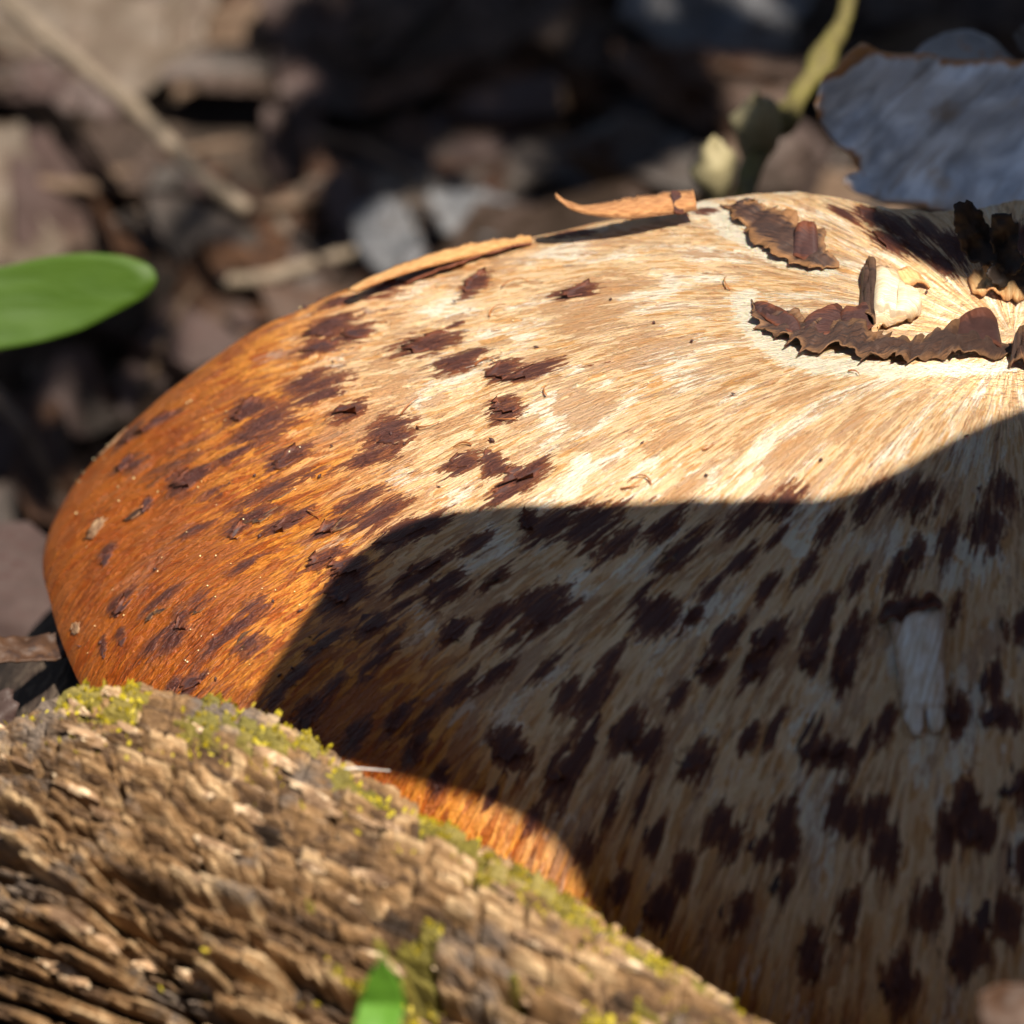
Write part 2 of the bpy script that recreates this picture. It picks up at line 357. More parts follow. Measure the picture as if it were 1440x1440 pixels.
BARE = [([(985,286),(1005,298),(1030,326),(1070,352),(1110,368),(1160,380)], 0.22), ([(1045,420),(1055,450),(1080,482),(1112,502),(1150,514),(1200,516)], 0.30), ([(1180,515),(1250,522),(1300,520),(1420,515)], 0.26),
        ([(800,690),(822,655)], 0.25), ([(1290,768),(1340,762),(1380,790)], 0.22), ([(1110,760),(1125,775)], 0.18), ([(1000,290),(985,300)], 0.25)]
def px_frame(px, py):
    """where the pixel meets the cap, and the pixel length there of 1 cm along and across the fibres"""
    q = cap_hit(px, py); r = math.hypot(q[0], q[1]); th = math.atan2(q[1], q[0])
    def P(rr, tt):
        x, y = rr*math.cos(tt), rr*math.sin(tt)
        a = project(np.array([x, y, float(z_cap(np.array(x), np.array(y)))])); return np.array(a[:2])
    h = 0.15
    jr = (P(r+h, th)-P(r-h, th))/(2*h); jt = (P(r, th+h/r)-P(r, th-h/r))/(2*h)
    lr = max(np.linalg.norm(jr), 32.0); lt = max(abs(jr[0]*jt[1]-jr[1]*jt[0])/lr, 32.0)
    return q, r, th, lr, lt
spots = []
for (px, py, l, w, dk) in SC:
    q, r, th, lr, lt = px_frame(px, py); spots.append((r, th, min(l/lr, 1.7)*1.1, min(w/lt, 1.1)*1.12, dk))
tans = []
for (px, py, l, w) in TAN:
    q, r, th, lr, lt = px_frame(px, py); tans.append((r, th, min(l/lr, 2.0), min(w/lt, 1.3), 1))
# the hidden right half carries scales too
extra = []
while len(extra) < 34:
    th = rng.uniform(-1.35, 0.75); r = rng.uniform(4, 8.6)
    if r < R_of(th)-0.6: extra.append((r, th, rng.uniform(.4, .9), rng.uniform(.2, .45), 1.0))
spots += extra

def stain_field(th, r, items, kr, kt, keep_dark=True):
    out = np.zeros(th.shape, np.float32)
    for (r0, t0, l, w, dk) in items:
        dt = (th-t0+math.pi) % (2*math.pi)-math.pi
        m = (np.abs(r-r0) < l*1.3) & (np.abs(dt)*r0 < w*1.4+0.1)
        if not m.any(): continue
        v = 1.0-np.sqrt(((r[m]-r0)/(l*kr))**2+(dt[m]*r0/(w*kt))**2)
        v = v*(0.62+0.38*dk) if keep_dark else v
        out[m] = np.maximum(out[m], v)
    return out

def make_cap(root):
    dense = np.radians(np.linspace(128, 300, 1150)); rest = np.radians(np.linspace(300, 488, 190)[1:-1])
    TH = np.concatenate([dense, rest]); n = len(TH)
    f = np.concatenate([np.linspace(0.002, 0.9, 330), np.linspace(0.9, 1, 62)[1:]]); f[331:] = 0.9+0.1*np.sin(np.linspace(0, math.pi/2, 62)[1:])[:len(f)-331] if len(f) > 331 else f[331:]
    m = len(f)
    th, ff = np.meshgrid(TH, f); R = R_of(th); r = ff*R
    wth = warp(th, r)
    X = r*np.cos(wth); Y = r*np.sin(wth)
    # keep the outline where it belongs after the warp
    z = z_cap(X*0.9995, Y*0.9995)
    u = th*11.0; pol = np.stack([u, r, np.zeros_like(u)], -1)
    rel = (vnoise(u*5.5, r*0.8, 3)-0.5)*0.030+(vnoise(u*12, r*1.6, 4)-0.5)*0.020+(fbm(u*1.1, r*0.9, 3, 6)-0.5)*0.05
    st = stain_field(th, r, spots, 0.84, 0.80); tn = stain_field(th, r, tans, 0.6, 0.65)
    z = z+rel*sstep(1.0, 3.5, r)*(1-0.7*sstep(0.97, 1, ff))+0.03*st
    ang = np.degrees(th) % 360
    # the skin darkens to amber towards the left margin; the front rim's own brown is painted deeper for shade
    left = np.exp(-((ang-183)/35.0)**2)
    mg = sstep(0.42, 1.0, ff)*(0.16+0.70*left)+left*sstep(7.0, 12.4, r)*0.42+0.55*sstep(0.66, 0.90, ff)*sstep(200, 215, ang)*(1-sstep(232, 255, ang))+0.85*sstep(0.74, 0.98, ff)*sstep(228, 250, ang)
    mg = mg+0.16*(fbm(X*0.5+5, Y*0.5, 3, 15)-0.5)
    bare = np.zeros(X.shape)
    for (line, wd) in BARE:
        Q = np.array([cap_hit(*p)[:2] for p in line]); d = np.r_[0, np.cumsum(np.linalg.norm(np.diff(Q, axis=0), axis=1))]
        tt = np.linspace(0, d[-1], 60); Q = np.stack([np.interp(tt, d, Q[:, k]) for k in range(2)], -1)
        mk = (np.abs(X-Q[:, 0].mean()) < 4) & (np.abs(Y-Q[:, 1].mean()) < 4)
        dd = np.min(np.hypot(X[mk][:, None]-Q[:, 0], Y[mk][:, None]-Q[:, 1]), 1); bare[mk] = np.maximum(bare[mk], 1-dd/wd)
    V = [np.stack([X, Y, z], -1)]
    # the underside, in from the margin
    rows = 12; zr = z[-1]
    for k in range(1, rows+1):
        t = k/rows; fr = 1-0.03*math.sin(min(1, t*4)*math.pi/2)-0.9*max(0, t-0.2)
        Xk = X[-1]*fr; Yk = Y[-1]*fr; zk = zr-0.42*math.sin(min(1, t*3)*math.pi/2)-1.0*t
        V.append(np.stack([Xk, Yk, zk], -1)[None])
    V = np.concatenate(V, 0); tot = V.shape[0]
    pad = lambda a, v=None: np.concatenate([a, np.repeat(a[-1:], rows, 0) if v is None else np.full((rows, n), v)], 0)
    pol = np.concatenate([pol, np.repeat(pol[-1:], rows, 0)], 0)
    i = np.arange(tot*n).reshape(tot, n); j = np.roll(i, -1, 1)
    F = np.stack([i[:-1], j[:-1], j[1:], i[1:]], -1)[:, :, ::1].reshape(-1, 4)[:, ::-1]
    mats = np.zeros((tot-1, n), np.int32); mats[m+3:] = 1
    F = F.tolist(); F.append(i[0].tolist())
    o = mesh_obj('cap', V.reshape(-1, 3), F, M_cap, root, True,
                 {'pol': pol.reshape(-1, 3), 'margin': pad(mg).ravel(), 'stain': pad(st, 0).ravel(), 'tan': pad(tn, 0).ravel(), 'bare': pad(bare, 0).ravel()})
    o.data.materials.append(M_pores)
    o.data.polygons.foreach_set('material_index', np.concatenate([mats.ravel(), [0]]))
    return o

mush = empty('bracket_mushroom', (0, 0, 0), 'large cream and orange brown bracket mushroom with dark ragged scales behind the mossy log', 'mushroom')
make_cap(mush)
def make_stem():
    n = 40; V = []; H = np.linspace(-0.6, -6.6, 14)
    for k, h in enumerate(H):
        rr = 1.6+0.9*math.exp(-(k/3.0)**2)+0.25*math.exp(-((13-k)/3.0)**2)
        for a in range(n):
            t = 2*math.pi*a/n; q = rr*(1+0.1*math.sin(3*t+k*0.2)); V.append((q*math.cos(t)+0.6, q*math.sin(t)-0.4, h-1.1))
    F = [(k*n+a, k*n+(a+1) % n, (k+1)*n+(a+1) % n, (k+1)*n+a) for k in range(13) for a in range(n)]
    mesh_obj('stem', V, F, flat_material('stem_skin', (0.08, 0.045, 0.025), (0.3, 0.18, 0.1), 0.8, 1.2, 0.1), mush)
make_stem()

def scale_mesh(name, r0, t0, l, w, mat, lift=0.02, curl=0.05, teeth=None, parent=None, thick=0.012):
    nc = teeth or int(np.clip(w/0.045, 6, 15)); nc += nc % 2; nr = 4
    xs = np.linspace(-1, 1, nc+1)
    xs[1:-1] += rng.uniform(-0.4, 0.4, nc-1)/nc
    env = np.maximum(0.06, 1-np.abs(xs)**1.5)
    ph = rng.uniform(0, 50)
    lo = -(env*(0.62+0.38*vnoise(xs*2+ph, xs*0, 5)))*l/2; hi = (env*(0.55+0.5*vnoise(xs*2+ph, xs*0+9, 6)))*l/2
    skew = rng.uniform(-0.55, 0.55)*l
    for k in range(nc+1):
        if k % 2: hi[k] += rng.uniform(0.0, 0.30)**1.0*l*env[k]**0.3; lo[k] -= rng.uniform(0.0, 0.34)*l*env[k]**0.3
        else: hi[k] -= rng.uniform(0, 0.2)*l*env[k]; lo[k] += rng.uniform(0, 0.2)*l*env[k]
    V = []; pol = []; ed = []
    amp = curl*rng.uniform(0.2, 1.0); ca = rng.uniform(-1, 1)
    for k in range(nc+1):
        for a in range(nr+1):
            t = a/nr; rr = r0+lo[k]+(hi[k]-lo[k])*t+skew*xs[k]*0.5; tt = t0+xs[k]*w/2/r0
            tt2 = float(warp(np.array(tt), np.array(rr)))
            x, y = rr*math.cos(tt2), rr*math.sin(tt2)
            z = float(z_cap(np.array(x), np.array(y)))
            edge = max(abs(t-0.5)*2, abs(xs[k]))
            up = lift+amp*max(0, (t-0.45)*1.8)**2*(0.6+0.6*ca*xs[k])+0.35*amp*abs(xs[k])**3
            V.append((x, y, z+up)); pol.append((tt*11.0, rr, 0)); ed.append(edge)
    V = np.array(V); nn = cap_normal(V[:, 0], V[:, 1]); V2 = V-nn*thick-np.array([0, 0, 0.0])
    q = len(V); g = lambda k, a: k*(nr+1)+a; F = []
    for k in range(nc):
        for a in range(nr):
            F.append((g(k, a), g(k+1, a), g(k+1, a+1), g(k, a+1)))
    # a thin rim round the flake
    loop = [g(k, 0) for k in range(nc+1)]+[g(nc, a) for a in range(1, nr+1)]+[g(k, nr) for k in range(nc-1, -1, -1)]+[g(0, a) for a in range(nr-1, 0, -1)]
    sk = {v: q+i for i, v in enumerate(loop)}
    V = np.concatenate([V, V2[loop]]); pol += [pol[v] for v in loop]; ed += [1.0]*len(loop)
    for i, v in enumerate(loop):
        b = loop[(i+1) % len(loop)]; F.append((v, sk[v], sk[b], b))
    return mesh_obj(name, V, F, mat, parent, True, {'pol': np.array(pol), 'edge': np.array(ed)})

for i, (r, th, l, w, dk) in enumerate(spots):
    if dk < 0.55: continue
    mat = M_scale if dk > 0.75 else M_flake
    scale_mesh('scale', r, th, l*0.78*(0.6+0.4*dk), w*0.80*(0.6+0.4*dk), mat, parent=mush, curl=0.11 if dk >= 1 else 0.03, lift=0.008)

# strips of skin that have torn loose, given by their two long edges
def peel(name, A, B, mat, liftA=0.02, liftB=0.02, mid=0.0, n=60, rows=6, jag=0.06, cup=0.0, parent=None, label=None, thick=0.03, offA=(0, 0, 0), offB=(0, 0, 0), noise_up=0.05, ends=1.0):
    def res(P):
        Q = np.array([cap_hit(*p) for p in P]); d = np.r_[0, np.cumsum(np.linalg.norm(np.diff(Q, axis=0), axis=1))]
        t = np.linspace(0, d[-1], n); return np.stack([np.interp(t, d, Q[:, k]) for k in range(3)], -1)
    a = res(A); b = res(B); V = []; pol = []; ed = []; s0 = rng.uniform(0, 99); ln = np.linalg.norm(np.diff(b, axis=0), axis=1).sum()/(n-1)
    la = liftA if callable(liftA) else (lambda t: liftA); lb = liftB if callable(liftB) else (lambda t: liftB)
    for i in range(n):
        t = i/(n-1); e = min(1, t*8*ends, (1-t)*8*ends)
        wv = b[i]-a[i]; L = np.linalg.norm(wv)+1e-6
        ja = jag*(3.2*(fbm(np.array(i*ln*1.7+s0), np.array(0.3), 5, 2, 0.72)-0.45)+0.8*rng.uniform(0, 1)**30); jb = jag*(3.2*(fbm(np.array(i*ln*1.4+s0), np.array(7.3), 5, 2, 0.72)-0.45)+0.8*rng.uniform(0, 1)**30)
        pa = a[i]-wv/L*ja*e; pb = b[i]+wv/L*jb*e
        for k in range(rows+1):
            s = k/rows; p = pa*(1-s)+pb*s
            z = float(z_cap(np.array(p[0]), np.array(p[1])))
            nn = cap_normal(np.array(p[0]), np.array(p[1]))
            up = la(t)*(1-s)**1.5+lb(t)*s**1.5+mid*math.sin(math.pi*s)*e+0.02
            up += noise_up*(float(vnoise(np.array(i*0.25+s0), np.array(k*0.5), 8))-0.3)*e
            base = np.array([p[0], p[1], z])
            V.append(base+nn*max(up*e+0.015*(1-e), 0.012)+np.array(offA)*(1-s)*e+np.array(offB)*s*e)
            pol.append((math.atan2(p[1], p[0])*11, math.hypot(p[0], p[1]), 0)); ed.append(max(abs(s-0.5)*2, 1-e))
    V = np.array(V); g = lambda i, k: i*(rows+1)+k
    F = [(g(i, k), g(i+1, k), g(i+1, k+1), g(i, k+1)) for i in range(n-1) for k in range(rows)]
    o = mesh_obj(name, V, F, mat, parent or mush, True, {'pol': np.array(pol), 'edge': np.array(ed)})
    so_ = o.modifiers.new('thickness', 'SOLIDIFY'); so_.thickness = thick*U; so_.offset = -1
    if label: o['label'] = label
    return o

# crescent of dark curled skin round the hollow
peel('curled_skin', [(1058,430),(1080,446),(1105,458),(1140,468),(1165,455),(1195,470),(1235,478),(1275,486),(1310,478),(1340,470),(1372,480),(1405,490),(1440,488)],
     [(1056,422),(1066,455),(1088,478),(1112,492),(1140,504),(1180,500),(1222,503),(1265,512),(1298,504),(1335,505),(1372,508),(1405,508),(1440,498)], M_flake,
     liftA=lambda t: 0.04+0.10*max(0, math.sin(t*19))*(t > .1), liftB=lambda t: 0.05, mid=0.0, n=150, rows=8, jag=0.22, noise_up=0.17, thick=0.015, label='dark crescent of curled torn skin')
peel('curled_skin', [(1180,452),(1200,446),(1218,440)], [(1188,478),(1214,470),(1232,462)], M_scale, 0.16, 0.03, n=12, jag=0.06, noise_up=0.10)
peel('curled_skin', [(1130,462),(1160,446),(1185,444)], [(1130,480),(1160,475),(1188,466)], M_scale, 0.14, 0.03, n=12, jag=0.06, noise_up=0.10)
peel('curled_skin', [(1340,472),(1360,460),(1385,456),(1402,470)], [(1345,490),(1365,492),(1388,492),(1408,494)], M_scale, 0.22, 0.05, n=12, jag=0.06, noise_up=0.10)
peel('curled_skin', [(1060,430),(1085,440),(1105,452),(1125,465)], [(1062,440),(1085,458),(1105,470),(1128,484)], M_scale, 0.10, 0.03, n=12, jag=0.06, noise_up=0.10)
# dark patch behind it, running up to the rear rim
peel('torn_patch', [(1020,293),(1045,292),(1085,296),(1110,312),(1125,330),(1150,335),(1165,352),(1180,372)], [(1012,290),(1032,315),(1060,336),(1092,355),(1120,366),(1140,374),(1160,380),(1180,378)],
     M_flake, 0.05, 0.02, n=80, jag=0.22, noise_up=0.15, thick=0.015, label='dark brown torn patch near the rear rim')
peel('torn_patch', [(1118,342),(1135,335),(1148,338)], [(1115,362),(1132,372),(1150,372)], M_scale, 0.2, 0.02, n=12, jag=0.06, noise_up=0.10)
# upright curled flake, pale inside
peel('upright_flake', [(1222,394),(1238,384),(1256,396),(1268,416),(1284,422),(1290,440)], [(1228,476),(1238,466),(1254,462),(1268,460),(1280,452),(1288,446)], M_white, 0.06, 0.03, mid=0.16, n=36, rows=12, jag=0.025, noise_up=0.08, label='pale upright flake of torn flesh', thick=0.05)
peel('upright_flake', [(1214,388),(1220,384),(1227,388)], [(1210,445),(1222,462),(1230,466)], M_flake, 0.16, 0.04, n=16, rows=8, jag=0.05, noise_up=0.2, label='dark outer side of the upright flake')
peel('upright_flake', [(1250,392),(1275,390),(1300,402)], [(1255,402),(1278,408),(1306,408)], M_peel, 0.08, 0.03, n=20, jag=0.05, noise_up=0.1)
# ragged bits at the right edge, cut by the shade
peel('curled_skin', [(1362,395),(1385,388),(1410,400),(1436,412)], [(1368,415),(1390,418),(1412,422),(1440,424)], M_peel, 0.14, 0.04, n=30, jag=0.12, noise_up=0.15)
peel('curled_skin', [(1425,500),(1432,494),(1445,496)], [(1420,520),(1432,522),(1446,520)], M_flake, 0.25, 0.04, n=12, jag=0.06, noise_up=0.3)
# loose strip curling off the rear rim
M_strip = scale_material('strip_brown', (0.50, 0.25, 0.10), (0.30, 0.12, 0.04), (0.10, 0.04, 0.015), 0.5)
M_lip = scale_material('lip_tan', (0.72, 0.42, 0.17), (0.50, 0.22, 0.06), (0.22, 0.07, 0.02), 0.5)
def free_peel(name, A, B, dA, dB, mat, n=60, rows=6, mid=0.0, jag=0.02, label=None, thick=0.03):
    """a strip standing free of the cap; its two edges are given as pixels with depths"""
    def res(P, d0):
        Q = np.array([at(p[0], p[1], d0+(p[2] if len(p) > 2 else 0)) for p in P]); d = np.r_[0, np.cumsum(np.linalg.norm(np.diff(Q, axis=0), axis=1))]
        t = np.linspace(0, d[-1], n); return np.stack([np.interp(t, d, Q[:, k]) for k in range(3)], -1)
    a = res(A, dA); b = res(B, dB); V = []; pol = []; ed = []
    for P in (a, b):
        for _ in range(3): P[1:-1] = 0.5*P[1:-1]+0.25*P[:-2]+0.25*P[2:]
    for i in range(n):
        ja = jag*(2*float(vnoise(np.array(i*0.5), np.array(0.3), 2))-0.8+1.5*rng.uniform()**5)
        for k in range(rows+1):
            q = k/rows; p = a[i]*(1-q)+b[i]*q; p = p-(b[i]-a[i])/(np.linalg.norm(b[i]-a[i])+1e-6)*ja*(1-q)
            V.append(p-FW*mid*math.sin(math.pi*q)); pol.append((q*1.2, i*0.12, 0)); ed.append(abs(q-0.5)*2)
    g = lambda i, k: i*(rows+1)+k
    F = [(g(i, k), g(i+1, k), g(i+1, k+1), g(i, k+1)) for i in range(n-1) for k in range(rows)]
    o = mesh_obj(name, V, F, mat, mush, True, {'pol': np.array(pol), 'edge': np.array(ed)})
    so_ = o.modifiers.new('thickness', 'SOLIDIFY'); so_.thickness = thick*U; so_.offset = 0
    if label: o['label'] = label
    return o
def capdepth(px, py): return float(project(cap_hit(px, py))[2])
dq = capdepth(900, 320)
free_peel('loose_strip', [(780,272),(790,281),(815,291),(845,288),(880,280),(915,275),(948,271),(975,268)], [(783,280),(800,294),(820,301),(850,306),(890,308),(925,304),(955,300),(980,296)], dq-0.1, dq-0.45, M_strip, n=50, mid=0.12, jag=0.03, label='thin loose strip curling up off the rear rim', thick=0.04)
free_peel('loose_strip', [(943,270),(950,269),(957,274)], [(948,298),(955,302),(962,300)], dq-0.3, dq-0.5, M_scale, n=8)
dq = capdepth(640, 370)
free_peel('lifted_lip', [(488,408),(520,391,.1),(560,375,.1),(610,356,.1),(650,346,.1),(700,337,0),(747,334,-.2)], [(500,410),(540,394),(590,378),(640,366),(690,355),(720,346),(748,341)], dq-0.1, dq-0.3, M_lip, n=60, mid=0.05, jag=0.03, label='long lifted lip of skin on the rear rim')
peel('lifted_lip', [(560,396),(620,376),(690,354),(745,340)], [(575,402),(635,384),(700,362),(748,346)], M_scale, 0.03, 0.04, n=50, jag=0.06, noise_up=0.04)
# pale torn flap hanging in the shade
peel('torn_flap', [(1254,872),(1259,930),(1265,985),(1270,1006)], [(1328,852),(1330,930),(1331,985),(1329,1006)], M_tornshade, 0.04, 0.05, mid=0.09, n=40, rows=12, jag=0.03, noise_up=0.10, label='pale bare flap of torn flesh in the shade', thick=0.05, ends=3)
peel('torn_flap', [(1266,992),(1270,1012),(1278,1030),(1286,1040)], [(1299,992),(1299,1012),(1297,1030),(1292,1040)], M_tornshade, 0.04, 0.04, mid=0.06, n=16, rows=8, jag=0.01, noise_up=0.05, thick=0.05, ends=3)
peel('torn_flap', [(1301,992),(1302,1010),(1306,1026),(1312,1036)], [(1331,992),(1330,1010),(1326,1026),(1318,1036)], M_tornshade, 0.04, 0.04, mid=0.06, n=16, rows=8, jag=0.01, noise_up=0.05, thick=0.05, ends=3)
peel('torn_flap', [(1238,868),(1262,862),(1290,860),(1320,846)], [(1240,880),(1265,880),(1292,872),(1326,858)], M_scale, 0.20, 0.10, n=26, jag=0.05, noise_up=0.2)
# grey scabs on the left margin
for (px, py, l, w) in ((132, 752, 40, 16), (150, 600, 60, 16), (105, 880, 22, 12)):
    q, r, th, lr, lt = px_frame(px, py)
    scale_mesh('scab', r, th, min(l/lr, 1.2), w/lt, flat_material('scab_grey', (0.16, 0.07, 0.03), (0.36, 0.22, 0.12), 0.7, 8, 0.06), lift=0.02, curl=0.05, parent=mush)

# stray curled fibres
def tube(pts, rad, sides=6, cap=True):
    P = np.array(pts, float); n = len(P); rad = np.broadcast_to(rad, n)
    T = np.gradient(P, axis=0); T /= np.linalg.norm(T, axis=1, keepdims=True)+1e-9
    ref = np.array([0.3, 0.2, 1.0]); ref /= np.linalg.norm(ref)
    V = []; F = []
    for i in range(n):
        a = np.cross(T[i], ref); a /= np.linalg.norm(a)+1e-9; b = np.cross(T[i], a)
        for k in range(sides):
            t = 2*math.pi*k/sides; V.append(P[i]+rad[i]*(math.cos(t)*a+math.sin(t)*b))
    F = [(i*sides+k, i*sides+(k+1) % sides, (i+1)*sides+(k+1) % sides, (i+1)*sides+k) for i in range(n-1) for k in range(sides)]
    if cap: F += [tuple(range(sides))[::-1], tuple((n-1)*sides+k for k in range(sides))]
    return V, F
fib = [(445,510),(700,410),(690,450),(560,590),(585,600),(665,520),(730,590),(770,560),(665,630),(430,720),(870,690),(915,690),(1030,412),(1190,525),(205,712),(980,880),(790,1100),(985,635)]
for (px, py) in fib:
    q, r, th, lr, lt = px_frame(px, py); L = rng.uniform(0.15, 0.42); a = rng.uniform(0, 6.28); c = rng.uniform(-2.4, 2.4)
    P = []
    for k in range(9):
        t = k/8; ang = a+c*t; q = q+np.array([math.cos(ang), math.sin(ang), 0])*L/8
        z = float(z_cap(np.array(q[0]), np.array(q[1]))); P.append((q[0], q[1], z+0.035+0.05*math.sin(math.pi*t)*L*2))
    V, F = tube(P, np.linspace(0.013, 0.005, 9), 4)
    mesh_obj('fibre', V, F, M_fibre, mush)
# grains of pollen and grit on the margin
V = []; F = []
for k in range(75):
    if k < 55: q = cap_hit(rng.uniform(90, 430), rng.uniform(560, 960))
    else: q = cap_hit(rng.uniform(400, 1400), rng.uniform(400, 700))
    s = rng.uniform(0.006, 0.016); b = len(V); c = np.array([q[0], q[1], float(z_cap(q[0], q[1]))+0.035])
    for d in ((1,0,0),(0,1,0),(-1,0,0),(0,-1,0),(0,0,1),(0,0,-1)): V.append(c+np.array(d)*s)
    F += [(b, b+1, b+4), (b+1, b+2, b+4), (b+2, b+3, b+4), (b+3, b, b+4), (b+1, b, b+5), (b+2, b+1, b+5), (b+3, b+2, b+5), (b, b+3, b+5)]
o = mesh_obj('pollen_dust', V, F, flat_material('pollen', (0.75, 0.55, 0.22), (0.8, 0.7, 0.45), 0.4), mush); o['kind'] = 'stuff'

V = []; F = []
for k in range(46):
    q = cap_hit(rng.uniform(120, 1400), rng.uniform(330, 690)) if k < 26 else cap_hit(rng.uniform(100, 480), rng.uniform(620, 980))
    b = len(V); c = np.array([q[0], q[1], float(z_cap(q[0], q[1]))+0.03]); s1, s2 = rng.uniform(0.012, 0.03), rng.uniform(0.02, 0.06); t = rng.uniform(0, 3.14); e1 = np.array([math.cos(t), math.sin(t), 0.1]); e2 = np.array([-math.sin(t), math.cos(t), 0])
    V += [c+e1*s2, c+e2*s1, c-e1*s2, c-e2*s1, c+np.array([0, 0, s1]), c-np.array([0, 0, s1])]
    F += [(b, b+1, b+4), (b+1, b+2, b+4), (b+2, b+3, b+4), (b+3, b, b+4), (b+1, b, b+5), (b+2, b+1, b+5), (b+3, b+2, b+5), (b, b+3, b+5)]
o = mesh_obj('dirt_crumbs', V, F, M_scale, mush); o['kind'] = 'stuff'

# ------------------------------------------------------------------ the log in front
LOG_A = at(128, 966, 45.2)            # a point of the crest
LOG_D = at(1100, 1442, 40.4)-LOG_A; LOG_LEN = np.linalg.norm(LOG_D); LOG_D /= LOG_LEN
_v = ray(600, 1180); _v = _v/np.linalg.norm(_v)
LOG_N = np.cross(_v, LOG_D); LOG_N /= np.linalg.norm(LOG_N)
if LOG_N[2] < 0: LOG_N = -LOG_N
LOG_B = np.cross(LOG_D, LOG_N); LOG_B /= np.linalg.norm(LOG_B)
if LOG_B @ FW > 0: LOG_B = -LOG_B       # towards the camera
LR = 3.7
def log_surface(a, ph):
    """a: cm along the axis from the crest point, ph: angle from the crest towards the camera"""
    e = np.clip((a+3.6)/1.2, 0, 1); taper = np.sqrt(np.clip(1-(1-e)**2, 0, 1))**0.8
    arc = ph*LR
    wobble = 0.30*(fbm(a*0.35+2, arc*0.35+3, 3, 55)-0.5)
    # long broken blocks of rotten wood
    def rows(fu, fv, skew, seed):
        v = arc*fv+skew*a+1.1*(fbm(a*0.45+seed, arc*0.7, 2, seed)-0.5)*2+0.25*(vnoise(a*3, arc*2, seed+5)-0.5); row = np.floor(v); q = v-row
        u = a*fu*(0.7+0.6*_hash(row, row*0, seed+1))+_hash(row, row*0, seed+2)*9+0.25*vnoise(a*4, v*2, seed+3); seg = np.floor(u); p = u-seg
        return _hash(seg, row, seed+4), sstep(0, 0.30, np.minimum(q, 1-q)), sstep(0, 0.10, np.minimum(p, 1-p))
    idd, ra, rb = rows(1.3, 4.6, 0.5, 70); gap = ra*rb
    ide, rc, rd = rows(3.0, 12.0, 1.2, 91); gap2 = rc*rd
    rough = fbm(a*3, arc*7, 4, 90)
    blocky = sstep(0.45, 1.2, ph+0.25*(fbm(a*0.6, arc*0.6, 2, 5)-0.5))
    h = wobble+(0.20+0.55*blocky)*(idd-0.5)*gap-(0.26+0.75*blocky)*(1-gap)+(0.08+0.20*blocky)*(ide-0.5)*gap2-(0.09+0.14*blocky)*(1-gap2)+(0.16+0.12*blocky)*(rough-0.5)
    h = h+0.10-0.6*sstep(0.54, 0.66, fbm(a*0.55+9, arc*0.8+1, 2, 33))*blocky-1.9*sstep(0.25, 0.7, np.exp(-((a+0.1)/1.2)**2-((ph-1.13-0.10*a)/0.17)**2)+0.35*(fbm(a*2, arc*2, 2, 36)-0.5))
    prof = np.interp(a*972/LOG_LEN+128, [-260, -120, 0, 60, 128, 200, 300, 420, 480, 600, 760, 903, 1035, 1107, 1400], [-5.0, -3.9, -2.5, -1.3, -0.15, 0.24, 0.42, 0.48, 0.40, 0.40, 0.34, 0.14, 0.0, -0.1, -0.5])
    prof = np.where(prof < 0, prof*(1-sstep(0.75, 1.35, ph))*(1-0*a), prof)
    rad = LR+prof-0.12; h = h*np.clip(taper*1.6, 0, 1)
    nl = np.hypot(0.58*np.cos(ph), np.sin(ph))
    cen = LOG_A-LOG_N*LR+LOG_D*a[..., None]
    return cen+rad[..., None]*(np.cos(ph)[..., None]*LOG_N+0.58*np.sin(ph)[..., None]*LOG_B)+(h/nl)[..., None]*(0.58*np.cos(ph)[..., None]*LOG_N+np.sin(ph)[..., None]*LOG_B), idd, ide
def wood_material():
    n = N('rotten_wood'); idd = n.attr('block'); ide = n.attr('chip'); o = n.attr('lp', 'Vector')
    a = n.noise(n.vm('MULTIPLY', o, (1.1, 4.0, 3)), 1, 4, 0.65); b = n.noise(n.vm('MULTIPLY', o, (4, 18, 10)), 1, 4, 0.65); c = n.noise(o, 0.9, 4, 0.6)
    col = n.ramp(n.ma('ADD', n.ma('MULTIPLY', a, 0.62), n.ma('ADD', n.ma('MULTIPLY', ide, 0.20), n.ma('MULTIPLY', idd, 0.22))), [(0.28, (0.020, 0.011, 0.006)), (0.46, (0.080, 0.042, 0.019)), (0.61, (0.23, 0.128, 0.054)), (0.78, (0.58, 0.40, 0.22))])
    col = n.mix(n.sm(c, 0.52, 0.66), col, n.mix(b, (0.07, 0.052, 0.04), (0.20, 0.15, 0.115)))
    col = n.mix(n.ma('MULTIPLY', n.sm(b, 0.55, 0.75), 0.5), col, (0.44, 0.31, 0.19))
    moss = n.ma('MULTIPLY', n.sm(n.ma('ADD', n.attr('moss'), n.ma('MULTIPLY', n.ma('SUBTRACT', b, 0.5), 0.8)), 0.45, 0.6), 0.8)
    col = n.mix(moss, col, n.mix(a, (0.10, 0.085, 0.012), (0.20, 0.17, 0.018)))
    n.set(Base_Color=col, Roughness=0.75, Normal=n.bump(n.ma('ADD', a, n.ma('MULTIPLY', b, 0.7)), 0.09, 1.0))
    n.b.inputs['Specular IOR Level'].default_value = 0.3
    return n.m
M_wood = wood_material()
